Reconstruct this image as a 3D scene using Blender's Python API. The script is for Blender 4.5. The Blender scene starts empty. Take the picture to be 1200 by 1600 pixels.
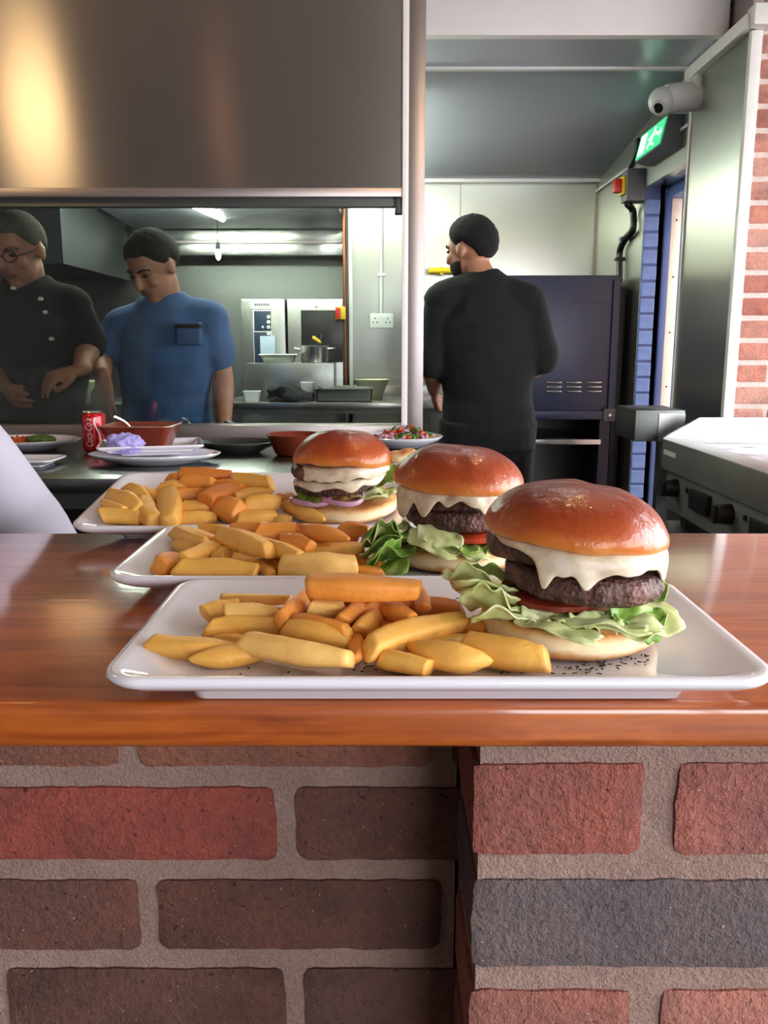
import bpy, bmesh, math, random
from mathutils import Vector, Matrix, noise

# ------------------------------------------------------------------ camera, world, exposure
scene = bpy.context.scene
C = scene.collection
F_PX, PITCH, CAM_Z = 1340.0, math.radians(10.98), 1.24
cam_data = bpy.data.cameras.new('camera')
cam_data.sensor_fit = 'VERTICAL'
cam_data.sensor_height = 36.0
cam_data.lens = 36.0 * F_PX / 1600.0
cam_data.clip_start = 0.02
cam_data.dof.use_dof = False
cam = bpy.data.objects.new('camera', cam_data)
C.objects.link(cam)
cam.location = (0, 0, CAM_Z)
cam.rotation_euler = (math.pi / 2 - PITCH, 0, 0)
scene.camera = cam

world = bpy.data.worlds.new('daylight')
scene.world = world
world.use_nodes = True
bg = world.node_tree.nodes['Background']
bg.inputs[0].default_value = (0.93, 0.95, 1.0, 1)
bg.inputs[1].default_value = 9.0

vs = scene.view_settings
vs.view_transform = 'Standard'
vs.look = 'None'
vs.gamma = 1.0
vs.use_curve_mapping = False
vs.exposure = 0.45
scene.cycles.use_denoising = True
scene.cycles.max_bounces = 10
scene.cycles.transparent_max_bounces = 16
scene.cycles.caustics_reflective = False
scene.cycles.caustics_refractive = False
scene.cycles.sample_clamp_indirect = 6.0

def portal(name, loc, rot, sx, sy):
    """daylight opening: tells the renderer where the sky comes in"""
    l = bpy.data.lights.new(name, 'AREA')
    l.shape = 'RECTANGLE'
    l.size, l.size_y = sx, sy
    l.cycles.is_portal = True
    o = bpy.data.objects.new(name, l)
    o.location, o.rotation_euler = loc, rot
    C.objects.link(o)
portal('shopfront_daylight', (1.55, -2.98, 1.25), (math.pi / 2, 0, 0), 2.1, 1.9)
portal('side_window_daylight', (2.57, 0.45, 1.5), (0, math.pi / 2, 0), 1.6, 4.3)

# ------------------------------------------------------------------ projection helpers (pixel + depth -> place)
def ray(px, py):
    u, v = (px - 600.0) / F_PX, (800.0 - py) / F_PX
    c, s = math.cos(PITCH), math.sin(PITCH)
    return Vector((u, c + v * s, -s + v * c))
def at(px, py, Y):
    d = ray(px, py)
    return Vector((0, 0, CAM_Z)) + d * (Y / d.y)
def onz(px, py, z):
    d = ray(px, py)
    return Vector((0, 0, CAM_Z)) + d * ((z - CAM_Z) / d.z)
def pxm(n, Y):
    return n * Y / F_PX

# ------------------------------------------------------------------ materials
def lin(c):
    if isinstance(c, str):
        c = c.lstrip('#')
        c = [int(c[i:i + 2], 16) / 255 for i in (0, 2, 4)]
        c = [x / 12.92 if x <= 0.04045 else ((x + 0.055) / 1.055) ** 2.4 for x in c]
    return (c[0], c[1], c[2], 1.0)

class NT:
    def __init__(self, name):
        self.m = bpy.data.materials.new(name)
        self.m.use_nodes = True
        self.t = self.m.node_tree
        self.b = self.t.nodes['Principled BSDF']
        self.o = self.t.nodes['Material Output']
    def n(self, typ, **kw):
        x = self.t.nodes.new(typ)
        for k, v in kw.items():
            setattr(x, k, v)
        return x
    def l(self, a, b):
        self.t.links.new(a, b)
    def coords(self, scale=(1, 1, 1), kind='Object', rot=(0, 0, 0)):
        tc = self.n('ShaderNodeTexCoord')
        mp = self.n('ShaderNodeMapping')
        mp.inputs['Scale'].default_value = scale
        mp.inputs['Rotation'].default_value = rot
        self.l(tc.outputs[kind], mp.inputs[0])
        return mp.outputs[0]
    def noise(self, vec, scale, detail=4, rough=0.55, dist=0.0):
        x = self.n('ShaderNodeTexNoise')
        x.inputs['Scale'].default_value = scale
        x.inputs['Detail'].default_value = detail
        x.inputs['Roughness'].default_value = rough
        x.inputs['Distortion'].default_value = dist
        if vec is not None:
            self.l(vec, x.inputs['Vector'])
        return x.outputs['Fac']
    def ramp(self, fac, stops, interp='LINEAR'):
        r = self.n('ShaderNodeValToRGB')
        r.color_ramp.interpolation = interp
        e = r.color_ramp.elements
        while len(e) > 1:
            e.remove(e[-1])
        e[0].position, e[0].color = stops[0][0], lin(stops[0][1])
        for p, c in stops[1:]:
            q = e.new(p)
            q.color = lin(c)
        self.l(fac, r.inputs[0])
        return r.outputs[0]
    def mix(self, fac, a, b, mode='MIX'):
        x = self.n('ShaderNodeMix', data_type='RGBA', blend_type=mode)
        for sock, v in ((x.inputs[0], fac), (x.inputs[6], a), (x.inputs[7], b)):
            if hasattr(v, 'is_output'):
                self.l(v, sock)
            elif isinstance(v, (int, float)):
                sock.default_value = v
            else:
                sock.default_value = lin(v)
        return x.outputs[2]
    def bump(self, h, strength=0.3, dist=0.002, normal=None):
        x = self.n('ShaderNodeBump')
        x.inputs['Strength'].default_value = strength
        x.inputs['Distance'].default_value = dist
        self.l(h, x.inputs['Height'])
        if normal is not None:
            self.l(normal, x.inputs['Normal'])
        return x.outputs[0]
    def set(self, **kw):
        for k, v in kw.items():
            s = self.b.inputs[k.replace('_', ' ')]
            if hasattr(v, 'is_output'):
                self.l(v, s)
            elif isinstance(v, str) or (isinstance(v, tuple) and len(v) == 3 and s.type == 'RGBA'):
                s.default_value = lin(v)
            else:
                s.default_value = v
        return self.m

def simple(name, col, rough=0.5, metal=0.0, var=0.12, scale=30, bump=0.0, **kw):
    t = NT(name)
    v = t.coords()
    n = t.noise(v, scale)
    c = lin(col)
    dark = tuple(x * (1 - var) for x in c[:3])
    lite = tuple(min(1, x * (1 + var)) for x in c[:3])
    t.set(Base_Color=t.ramp(n, [(0.3, dark), (0.7, lite)]), Roughness=rough, Metallic=metal, **kw)
    if bump:
        t.set(Normal=t.bump(n, bump, 0.002))
    return t.m

def steel(name, col='#b9b8b6', rough=0.28, aniso=0.75, rot=0.25, streak=(1, 1, 60), wave=0.0):
    t = NT(name)
    v = t.coords(streak)
    n = t.noise(v, 6, 3)
    t.set(Base_Color=t.mix(n, tuple(x * 0.93 for x in lin(col)[:3]), col), Metallic=1.0, Roughness=rough,
          Anisotropic=aniso, Anisotropic_Rotation=rot)
    tg = t.n('ShaderNodeTangent', direction_type='RADIAL', axis='Z')
    t.l(tg.outputs[0], t.b.inputs['Tangent'])
    if wave:
        w = t.noise(t.coords((1, 1, 1)), 1.6, 1)
        t.set(Normal=t.bump(w, wave, 0.02))
    return t.m

M = {}
M['steel_panel'] = steel('brushed_steel_panel', '#b0aba8', 0.24, 0.88, 0.25, (90, 1, 1), 0.10)
M['steel'] = steel('brushed_steel', '#b4b4b2', 0.27, 0.6)
M['steel_frame'] = steel('steel_frame', '#a59c9a', 0.36, 0.3)
M['steel_wall'] = steel('steel_wall_sheet', '#c3c6bc', 0.28, 0.75, 0.0, (1, 1, 60), 0.12)
M['steel_dark'] = steel('dull_dark_steel', '#6d706e', 0.42, 0.4)
M['steel_bench'] = steel('worn_steel_bench', '#8f918e', 0.24, 0.2)
M['steel_ceiling'] = simple('grey_sheet_ceiling', '#b9c0ca', 0.25, 0.1, var=0.05, scale=2)
M['steel_grey'] = simple('dull_grey_steel', '#8a8986', 0.4, 0.5, var=0.08, scale=6)
M['white_paint'] = simple('white_painted_board', '#f6eeee', 0.6, var=0.03, scale=3)
M['white_trim'] = simple('white_gloss_trim', '#e8e4e2', 0.3, var=0.03)
M['cream_ceiling'] = simple('cream_plaster', '#b6b0ac', 0.8, var=0.04, scale=2)
M['warm_plaster'] = simple('warm_plaster', '#a8a2a0', 0.8, var=0.1, scale=2)
M['floor_tile'] = simple('dark_floor_tile', '#3b3632', 0.4, var=0.3, scale=4)
M['paving'] = simple('pale_paving', '#a8a49c', 0.9, var=0.1, scale=2)
M['navy'] = simple('navy_enamel', '#1d2440', 0.38, var=0.08, scale=8)
M['navy_dark'] = simple('dark_navy_enamel', '#15171f', 0.5, var=0.1)
M['blue_paint'] = simple('blue_gloss_paint', '#6a86bc', 0.25, var=0.12, scale=20, bump=0.25)
M['blue_frame'] = simple('blue_frame_paint', '#4a5f92', 0.35, var=0.06)
M['black_plastic'] = simple('black_plastic', '#121214', 0.4)
M['grey_plastic'] = simple('grey_plastic', '#55585c', 0.45)
M['white_plastic'] = simple('white_plastic', '#e4e6e2', 0.35, var=0.02)
M['cream_plastic'] = simple('cream_plastic', '#e2e3b8', 0.4, var=0.04)
M['red_plastic'] = simple('red_plastic', '#c01818', 0.35)
M['yellow_plastic'] = simple('yellow_plastic', '#e8c420', 0.35)
M['copper'] = simple('copper_pipe', '#8a5a42', 0.4, 1.0)
M['paper_blue'] = simple('pale_blue_paper', '#b8cbe0', 0.7, var=0.04)
M['terracotta'] = simple('glazed_terracotta', '#6e2c1c', 0.28, var=0.25, scale=18)
M['napkin'] = simple('violet_paper_napkin', '#a49bd8', 0.85, var=0.12, scale=40, bump=0.4)
M['aluminium'] = simple('bare_aluminium', '#d4d4d2', 0.25, 1.0)
M['foil'] = simple('foil_tray', '#d8dacc', 0.35, 0.6)
M['black_cloth'] = simple('black_cloth', '#141416', 0.95, var=0.2, bump=0.4)
M['shirt_black'] = simple('black_cotton', '#0a0a0b', 0.95, var=0.15, scale=12, bump=0.3)
M['shirt_blue'] = simple('blue_cotton', '#40608c', 0.9, var=0.15, scale=12, bump=0.3)
M['shirt_white'] = simple('white_cotton', '#aba8b6', 0.9, var=0.03, scale=10, bump=0.3)
M['skin'] = simple('skin', '#b07a5e', 0.5, var=0.12, scale=20, Subsurface_Weight=0.08)
M['hair_dark'] = simple('dark_hair', '#0f0c0a', 0.95, var=0.5, scale=90, bump=0.8)
M['hair_brown'] = simple('brown_hair', '#1c1510', 0.95, var=0.5, scale=90, bump=0.8)
M['hair_grey'] = simple('cropped_grey_hair', '#544c44', 0.95, var=0.4, scale=120, bump=0.8)
M['eye'] = simple('dark_eye', '#1a120e', 0.2)
M['lip'] = simple('lip', '#7c4438', 0.5)
M['mortar_pale'] = simple('pale_mortar', '#cfbcb4', 0.95, var=0.1, scale=60, bump=0.4)
M['black_hole'] = simple('dark_opening', '#08080a', 0.7)
M['soot'] = simple('oven_glass', '#1d1d1c', 0.25)
M['panel_blue'] = simple('blue_control_panel', '#26374c', 0.35)
M['salad_green'] = simple('salad_leaf', '#4f6b2a', 0.5, var=0.4, scale=60)
M['salad_red'] = simple('chopped_tomato', '#b8341c', 0.35, var=0.3, scale=60)
M['salad_onion'] = simple('pink_onion', '#b88a9a', 0.4, var=0.2)
M['rice'] = simple('tomato_rice', '#c4581c', 0.55, var=0.45, scale=120, bump=0.5)
M['herb'] = simple('dried_herb', '#2b2a1c', 0.9, var=0.4)
M['timber'] = simple('cream_timber', '#f0e6d2', 0.7, var=0.05)

def mk_emit(name, col, strength):
    t = NT(name)
    t.set(Base_Color=col, Emission_Color=col, Emission_Strength=strength)
    return t.m
M['tube_light'] = mk_emit('fluorescent_tube', (0.92, 1.0, 0.86), 62)
M['bulb'] = mk_emit('warm_bulb', (1.0, 0.62, 0.28), 60)
M['exit_green'] = mk_emit('lit_green_sign', (0.05, 0.62, 0.25), 0.7)
M['exit_white'] = mk_emit('lit_white_sign', (0.9, 1.0, 0.92), 1.0)
M['reflection_emit'] = mk_emit('glass_reflection_glow', (1.0, 0.72, 0.42), 6)

def mk_porcelain():
    t = NT('white_porcelain')
    t.set(Base_Color='#e9e6ee', Roughness=0.12, Coat_Weight=0.5, Coat_Roughness=0.05,
          Normal=t.bump(t.noise(t.coords(), 25, 2), 0.03, 0.002))
    return t.m
M['porcelain'] = mk_porcelain()

def mk_wood():
    t = NT('varnished_pine')
    warp = t.noise(t.coords((1.0, 5, 5)), 1.6, 3, 0.5)
    v = t.coords((0.55, 16, 16))
    wv = t.n('ShaderNodeVectorMath', operation='MULTIPLY_ADD')
    t.l(warp, wv.inputs[0])
    wv.inputs[1].default_value = (0.0, 2.2, 2.2)
    t.l(v, wv.inputs[2])
    n1 = t.noise(wv.outputs[0], 2.6, 5, 0.6, 0.3)
    n2 = t.noise(t.coords((1.5, 90, 90)), 3.0, 4, 0.6)
    patch = t.noise(t.coords((1.6, 2.2, 2.2)), 2.2, 2)
    c1 = t.ramp(n1, [(0.28, '#5c2008'), (0.42, '#9a4412'), (0.52, '#bc6020'), (0.62, '#7e320c'), (0.78, '#c87028')])
    c2 = t.ramp(n2, [(0.3, '#78300c'), (0.7, '#c06824')])
    col = t.mix(0.4, c1, c2)
    col = t.mix(t.ramp(patch, [(0.4, (0, 0, 0)), (0.7, (0.35, 0.35, 0.35))]), col, '#7a3410')
    t.set(Base_Color=col, Roughness=0.36, Coat_Weight=1.0, Coat_Roughness=0.08,
          Normal=t.bump(n2, 0.08, 0.001))
    cb = t.bump(t.noise(t.coords((3.0, 60, 60)), 3, 3), 0.10, 0.001)
    t.l(cb, t.b.inputs['Coat Normal'])
    return t.m
M['wood'] = mk_wood()

def mk_brick(name, rough=0.92, bump=0.6):
    t = NT(name)
    oi = t.n('ShaderNodeObjectInfo')
    tc = t.n('ShaderNodeTexCoord')
    add = t.n('ShaderNodeVectorMath', operation='ADD')
    mul = t.n('ShaderNodeVectorMath', operation='SCALE')
    mul.inputs[0].default_value = (37.0, 11.0, 23.0)
    t.l(oi.outputs['Random'], mul.inputs['Scale'])
    t.l(tc.outputs['Object'], add.inputs[0])
    t.l(mul.outputs[0], add.inputs[1])
    v = add.outputs[0]
    big = t.noise(v, 14, 5, 0.65)
    fine = t.noise(v, 160, 4, 0.7)
    pits = t.ramp(t.noise(v, 190, 2, 0.5), [(0.27, (0.15, 0.12, 0.12)), (0.33, (1, 1, 1))])
    c = t.mix(t.ramp(big, [(0.35, (0, 0, 0)), (0.68, (1, 1, 1))]), oi.outputs['Color'],
              t.mix(1.0, oi.outputs['Color'], (1.55, 1.25, 1.1), 'MULTIPLY'))
    c = t.mix(0.5, c, t.mix(1.0, c, t.ramp(fine, [(0.3, (0.35, 0.35, 0.35)), (0.7, (1.0, 1.0, 1.0))]), 'MULTIPLY'))
    sooty = t.ramp(t.noise(v, 9, 4, 0.6), [(0.52, (1, 1, 1)), (0.7, (0.45, 0.43, 0.45))])
    c = t.mix(0.75, c, t.mix(1.0, c, sooty, 'MULTIPLY'))
    c = t.mix(0.8, c, t.mix(1.0, c, pits, 'MULTIPLY'))
    fleck = t.ramp(t.noise(v, 420, 1), [(0.76, (0, 0, 0)), (0.79, (1, 1, 1))])
    c = t.mix(fleck, c, '#b8a490')
    t.set(Base_Color=c, Roughness=rough)
    h = t.mix(0.35, fine, big)
    t.set(Normal=t.bump(h, 1.0, 0.008))
    return t.m
M['brick'] = mk_brick('weathered_brick')
M['brick_blue'] = M['blue_paint']

def mk_mortar():
    t = NT('rough_mortar')
    v = t.coords()
    n = t.noise(v, 26, 5, 0.6)
    f = t.noise(v, 420, 3, 0.7)
    t.set(Base_Color=t.mix(0.4, t.ramp(n, [(0.3, '#8c7064'), (0.7, '#aa8c80')]), t.ramp(f, [(0.3, '#6c554c'), (0.7, '#b6988c')])),
          Roughness=0.97, Normal=t.bump(t.mix(0.5, f, t.noise(v, 70, 4)), 1.0, 0.006))
    return t.m
M['mortar'] = mk_mortar()

def mk_bun():
    t = NT('glazed_brioche_crust')
    v = t.coords()
    sep = t.n('ShaderNodeSeparateXYZ')
    tc = t.n('ShaderNodeTexCoord')
    t.l(tc.outputs['Generated'], sep.inputs[0])
    n = t.noise(v, 38, 4, 0.6)
    add = t.n('ShaderNodeMath', operation='ADD')
    sc = t.n('ShaderNodeMath', operation='MULTIPLY_ADD')
    t.l(n, sc.inputs[0])
    sc.inputs[1].default_value = 0.34
    sc.inputs[2].default_value = -0.17
    t.l(sep.outputs['Z'], add.inputs[0])
    t.l(sc.outputs[0], add.inputs[1])
    c = t.ramp(add.outputs[0], [(0.0, '#d99a56'), (0.18, '#c8702c'), (0.42, '#a04314'), (0.75, '#842e0e'), (1.0, '#76270c')])
    fine = t.noise(v, 260, 3)
    t.set(Base_Color=c, Roughness=0.42, Specular_IOR_Level=0.3, Coat_Weight=0.35, Coat_Roughness=0.16, Subsurface_Weight=0.06,
          Subsurface_Radius=(0.01, 0.004, 0.002), Normal=t.bump(t.mix(0.25, n, fine), 0.5, 0.003))
    t.l(t.bump(t.noise(v, 75, 3, 0.55), 0.6, 0.005), t.b.inputs['Coat Normal'])
    return t.m
M['bun'] = mk_bun()

def mk_bun_base():
    t = NT('soft_bun_base')
    v = t.coords()
    tc = t.n('ShaderNodeTexCoord')
    sep = t.n('ShaderNodeSeparateXYZ')
    t.l(tc.outputs['Generated'], sep.inputs[0])
    n = t.noise(v, 24, 4, 0.6)
    ma = t.n('ShaderNodeMath', operation='MULTIPLY_ADD')
    t.l(n, ma.inputs[0])
    ma.inputs[1].default_value = 0.8
    ma.inputs[2].default_value = -0.42
    ad = t.n('ShaderNodeMath', operation='ADD')
    t.l(ma.outputs[0], ad.inputs[0])
    t.l(sep.outputs['Z'], ad.inputs[1])
    c = t.ramp(ad.outputs[0], [(0.0, '#b5703a'), (0.16, '#dba468'), (0.34, '#f6e2bc'), (0.62, '#f3d8a8'), (0.8, '#dfa868'), (0.93, '#b8702f'), (1.0, '#d8a86c')])
    t.set(Base_Color=c, Roughness=0.7, Subsurface_Weight=0.1, Subsurface_Radius=(0.01, 0.006, 0.003),
          Normal=t.bump(t.noise(v, 220, 4), 0.3, 0.001))
    return t.m
M['bun_base'] = mk_bun_base()

def mk_patty():
    t = NT('seared_beef')
    v = t.coords()
    n = t.noise(v, 60, 5, 0.65)
    vo = t.n('ShaderNodeTexVoronoi')
    vo.inputs['Scale'].default_value = 300
    t.l(v, vo.inputs['Vector'])
    c = t.ramp(n, [(0.28, '#24130e'), (0.48, '#4e2c22'), (0.66, '#774b3e'), (0.85, '#9a6e62')])
    h = t.mix(0.6, n, vo.outputs['Distance'])
    t.set(Base_Color=c, Roughness=0.42, Normal=t.bump(t.mix(0.4, h, t.noise(v, 420, 4, 0.7)), 1.0, 0.005))
    return t.m
M['patty'] = mk_patty()

def mk_cheese():
    t = NT('melted_white_cheese')
    v = t.coords()
    n = t.noise(v, 55, 3)
    t.set(Base_Color=t.ramp(n, [(0.3, '#b39d80'), (0.5, '#d8c8ae'), (0.75, '#ece2d0')]), Roughness=0.33,
          Subsurface_Weight=0.25, Subsurface_Radius=(0.012, 0.009, 0.006), Normal=t.bump(n, 0.15, 0.002))
    return t.m
M['cheese'] = mk_cheese()

def mk_lettuce(name, stops):
    t = NT(name)
    v = t.coords()
    n = t.noise(v, 48, 5, 0.6)
    veins = t.noise(t.coords((1, 5, 1)), 60, 3)
    c = t.ramp(n, stops)
    t.set(Base_Color=c, Roughness=0.38, Subsurface_Weight=0.15, Subsurface_Radius=(0.004, 0.006, 0.002),
          Normal=t.bump(veins, 0.35, 0.002))
    return t.m
M['lettuce_pale'] = mk_lettuce('pale_iceberg', [(0.25, '#a8b85e'), (0.5, '#ccd492'), (0.75, '#e4e6bc')])
M['lettuce_green'] = mk_lettuce('green_lettuce', [(0.25, '#4d7a26'), (0.5, '#83a846'), (0.78, '#bcce82')])
M['tomato'] = simple('tomato_flesh', '#c8452a', 0.22, var=0.25, scale=50, Subsurface_Weight=0.15)
M['tomato_dull'] = simple('tomato_skin', '#702616', 0.25, var=0.25, scale=50)
M['onion'] = simple('red_onion', '#b887a0', 0.25, var=0.3, scale=70, Subsurface_Weight=0.2)
M['onion_rim'] = simple('red_onion_skin', '#6a2a4c', 0.3)
M['pickle'] = simple('pickle', '#5c6a24', 0.25, var=0.4, scale=80)

def mk_chip():
    t = NT('fried_potato')
    oi = t.n('ShaderNodeObjectInfo')
    tc = t.n('ShaderNodeTexCoord')
    v = tc.outputs['Object']
    n = t.noise(v, 70, 5, 0.6)
    edge = t.n('ShaderNodeNewGeometry')
    pt = t.ramp(edge.outputs['Pointiness'], [(0.5, (0, 0, 0)), (0.62, (1, 1, 1))])
    base = t.mix(t.ramp(n, [(0.3, (0, 0, 0)), (0.75, (1, 1, 1))]), oi.outputs['Color'],
                 t.mix(1.0, oi.outputs['Color'], (1.18, 1.22, 1.35), 'MULTIPLY'))
    brown = t.ramp(t.noise(v, 32, 3), [(0.6, (0, 0, 0)), (0.78, (1, 1, 1))])
    base = t.mix(t.mix(0.6, (0, 0, 0), brown), base, '#b5651c')
    base = t.mix(t.mix(0.45, (0, 0, 0), pt), base, '#c87420')
    h = t.mix(0.5, t.noise(v, 330, 5, 0.7), t.noise(v, 90, 4, 0.6))
    t.set(Base_Color=base, Roughness=0.46, Subsurface_Weight=0.12, Subsurface_Radius=(0.006, 0.004, 0.0015),
          Normal=t.bump(h, 0.6, 0.0018))
    return t.m
M['chip'] = mk_chip()

def mk_glass():
    t = NT('window_glass')
    tr = t.n('ShaderNodeBsdfTransparent')
    tr.inputs[0].default_value = (0.86, 0.89, 0.87, 1)
    gl = t.n('ShaderNodeBsdfGlossy')
    gl.inputs['Roughness'].default_value = 0.02
    fr = t.n('ShaderNodeFresnel')
    fr.inputs[0].default_value = 1.45
    mx = t.n('ShaderNodeMixShader')
    t.l(fr.outputs[0], mx.inputs[0])
    t.l(tr.outputs[0], mx.inputs[1])
    t.l(gl.outputs[0], mx.inputs[2])
    t.l(mx.outputs[0], t.o.inputs[0])
    return t.m
M['glass'] = mk_glass()

def mk_can():
    t = NT('red_lacquered_can')
    t.set(Base_Color='#b80f1c', Roughness=0.28, Metallic=0.35, Coat_Weight=0.4)
    return t.m
M['can_red'] = mk_can()

def mk_griddle():
    t = NT('used_griddle_plate')
    n = t.noise(t.coords((1, 3, 1)), 5, 5, 0.6, 0.6)
    t.set(Base_Color=t.ramp(n, [(0.3, '#5d5560'), (0.7, '#b8b0bc')]), Metallic=1.0,
          Roughness=t.ramp(n, [(0.3, (0.5, 0.5, 0.5)), (0.7, (0.22, 0.22, 0.22))]))
    return t.m
M['griddle'] = mk_griddle()

def mk_ext_brick():
    t = NT('far_brick_wall')
    b = t.n('ShaderNodeTexBrick')
    t.l(t.coords((1, 1, 1), 'Object', (math.pi / 2, 0, 0)), b.inputs['Vector'])
    b.inputs['Color1'].default_value = lin('#b8705c')
    b.inputs['Color2'].default_value = lin('#a05c4c')
    b.inputs['Mortar'].default_value = lin('#d8ccc0')
    b.inputs['Scale'].default_value = 1.0
    b.inputs['Brick Width'].default_value = 0.225
    b.inputs['Row Height'].default_value = 0.075
    b.inputs['Mortar Size'].default_value = 0.008
    t.set(Base_Color=b.outputs['Color'], Roughness=0.9)
    return t.m
M['ext_brick'] = mk_ext_brick()

# ------------------------------------------------------------------ mesh helpers
def obj(name, bm, mat, parent=None, loc=None, smooth=True, angle=0.7):
    if isinstance(bm, bmesh.types.BMesh):
        me = bpy.data.meshes.new(name)
        bmesh.ops.recalc_face_normals(bm, faces=bm.faces)
        bm.to_mesh(me)
        bm.free()
    else:
        me = bm
    if mat is not None and not me.materials:
        me.materials.append(M[mat] if isinstance(mat, str) else mat)
    if smooth:
        for p in me.polygons:
            p.use_smooth = True
        if angle:
            me.set_sharp_from_angle(angle=angle)
    o = bpy.data.objects.new(name, me)
    C.objects.link(o)
    if loc is not None:
        o.location = loc
    if parent is not None:
        o.parent = parent
    return o

def tag(o, label=None, cat=None, group=None, kind=None):
    if label: o['label'] = label
    if cat: o['category'] = cat
    if group: o['group'] = group
    if kind: o['kind'] = kind
    return o

def thing(name, label, cat, loc=(0, 0, 0), rotz=0.0, group=None):
    o = bpy.data.objects.new(name, None)
    o.empty_display_size = 0.05
    C.objects.link(o)
    o.location = loc
    o.rotation_euler = (0, 0, rotz)
    return tag(o, label, cat, group)

def NB():
    return bmesh.new()

def box(bm, x0, x1, y0, y1, z0, z1, bev=0.0, seg=2):
    r = bmesh.ops.create_cube(bm, size=1.0)
    vs_ = r['verts']
    for v in vs_:
        v.co = Vector(((x0 + x1) / 2 + v.co.x * (x1 - x0), (y0 + y1) / 2 + v.co.y * (y1 - y0), (z0 + z1) / 2 + v.co.z * (z1 - z0)))
    if bev > 0:
        es = list({e for v in vs_ for e in v.link_edges})
        bmesh.ops.bevel(bm, geom=es, offset=bev, segments=seg, profile=0.6, affect='EDGES')
    return bm

def bx(*a, bev=0.0, seg=2):
    return box(NB(), *a, bev=bev, seg=seg)

def ring_faces(bm, rings, close=True):
    for a, b in zip(rings[:-1], rings[1:]):
        n = len(a)
        for i in range(n if close else n - 1):
            j = (i + 1) % n
            bm.faces.new((a[i], a[j], b[j], b[i]))

def lathe(bm, prof, seg=32, cx=0, cy=0, cz=0, fn=None):
    rings = []
    for k, (r, z) in enumerate(prof):
        ring = []
        for i in range(seg):
            a = 2 * math.pi * i / seg
            p = Vector((r * math.cos(a), r * math.sin(a), z))
            if fn:
                p = fn(p, a, k)
            ring.append(bm.verts.new((p.x + cx, p.y + cy, p.z + cz)))
        rings.append(ring)
    ring_faces(bm, rings)
    for ring, flip in ((rings[0], True), (rings[-1], False)):
        c = sum((v.co for v in ring), Vector()) / seg
        cv = bm.verts.new(c)
        for i in range(seg):
            bm.faces.new((ring[i], ring[(i + 1) % seg], cv))
    return bm

def sweep(bm, pts, radii, seg=10, cap=True, side=None):
    """tube through pts; radii scalar or (rx, ry); side = preferred x axis of the section"""
    pts = [Vector(p) for p in pts]
    n = len(pts)
    rings = []
    prev = Vector(side) if side is not None else None
    def ring(c, t, rx, ry, prev):
        u = prev - t * prev.dot(t)
        if u.length < 1e-5:
            u = t.orthogonal()
        u.normalize()
        w = t.cross(u)
        return [bm.verts.new(c + u * (rx * math.cos(2 * math.pi * i / seg)) + w * (ry * math.sin(2 * math.pi * i / seg))) for i in range(seg)], u
    for i in range(n):
        t = (pts[min(i + 1, n - 1)] - pts[max(i - 1, 0)])
        t.normalize()
        if prev is None:
            prev = t.orthogonal()
        r = radii[i] if isinstance(radii, (list, tuple)) and not (len(radii) == 2 and n != 2) else radii
        rx, ry = r if isinstance(r, tuple) else (r, r)
        if cap and i == 0:
            m = (rx + ry) / 2
            for f, s in ((0.85, 0.5), (0.45, 0.87)):
                q, _ = ring(pts[0] - t * m * f, t, rx * s, ry * s, prev)
                rings.append(q)
        q, prev = ring(pts[i], t, rx, ry, prev)
        rings.append(q)
        if cap and i == n - 1:
            m = (rx + ry) / 2
            for f, s in ((0.45, 0.87), (0.85, 0.5)):
                q, _ = ring(pts[i] + t * m * f, t, rx * s, ry * s, prev)
                rings.append(q)
    ring_faces(bm, rings)
    bm.faces.new(rings[0][::-1])
    bm.faces.new(rings[-1])
    return bm

def smooth_path(pts, k=6):
    """Catmull-Rom"""
    pts = [Vector(p) for p in pts]
    out = []
    for i in range(len(pts) - 1):
        p0, p1, p2, p3 = pts[max(i - 1, 0)], pts[i], pts[i + 1], pts[min(i + 2, len(pts) - 1)]
        for j in range(k):
            t = j / k
            out.append(0.5 * ((2 * p1) + (p2 - p0) * t + (2 * p0 - 5 * p1 + 4 * p2 - p3) * t * t + (3 * p1 - p0 - 3 * p2 + p3) * t ** 3))
    out.append(pts[-1])
    return out

def ellipsoid(bm, c, r, basis=None, u=18, v=12):
    m = Matrix.Translation(Vector(c))
    if basis is not None:
        b = Matrix((basis[0], basis[1], basis[2])).transposed().to_4x4()
        m = m @ b
    m = m @ Matrix.Diagonal((r[0], r[1], r[2], 1))
    bmesh.ops.create_uvsphere(bm, u_segments=u, v_segments=v, radius=1.0, matrix=m)
    return bm

def remesh(bm, voxel, smooth_it=4, fac=0.5):
    me = bpy.data.meshes.new('tmp')
    bmesh.ops.recalc_face_normals(bm, faces=bm.faces)
    bm.to_mesh(me)
    bm.free()
    o = bpy.data.objects.new('tmp', me)
    C.objects.link(o)
    r = o.modifiers.new('r', 'REMESH')
    r.mode = 'VOXEL'
    r.voxel_size = voxel
    if smooth_it:
        s = o.modifiers.new('s', 'SMOOTH')
        s.factor, s.iterations = fac, smooth_it
    dg = bpy.context.evaluated_depsgraph_get()
    dg.update()
    new = bpy.data.meshes.new_from_object(o.evaluated_get(dg))
    bpy.data.objects.remove(o)
    bpy.data.meshes.remove(me)
    new.materials.clear()
    return new

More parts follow.
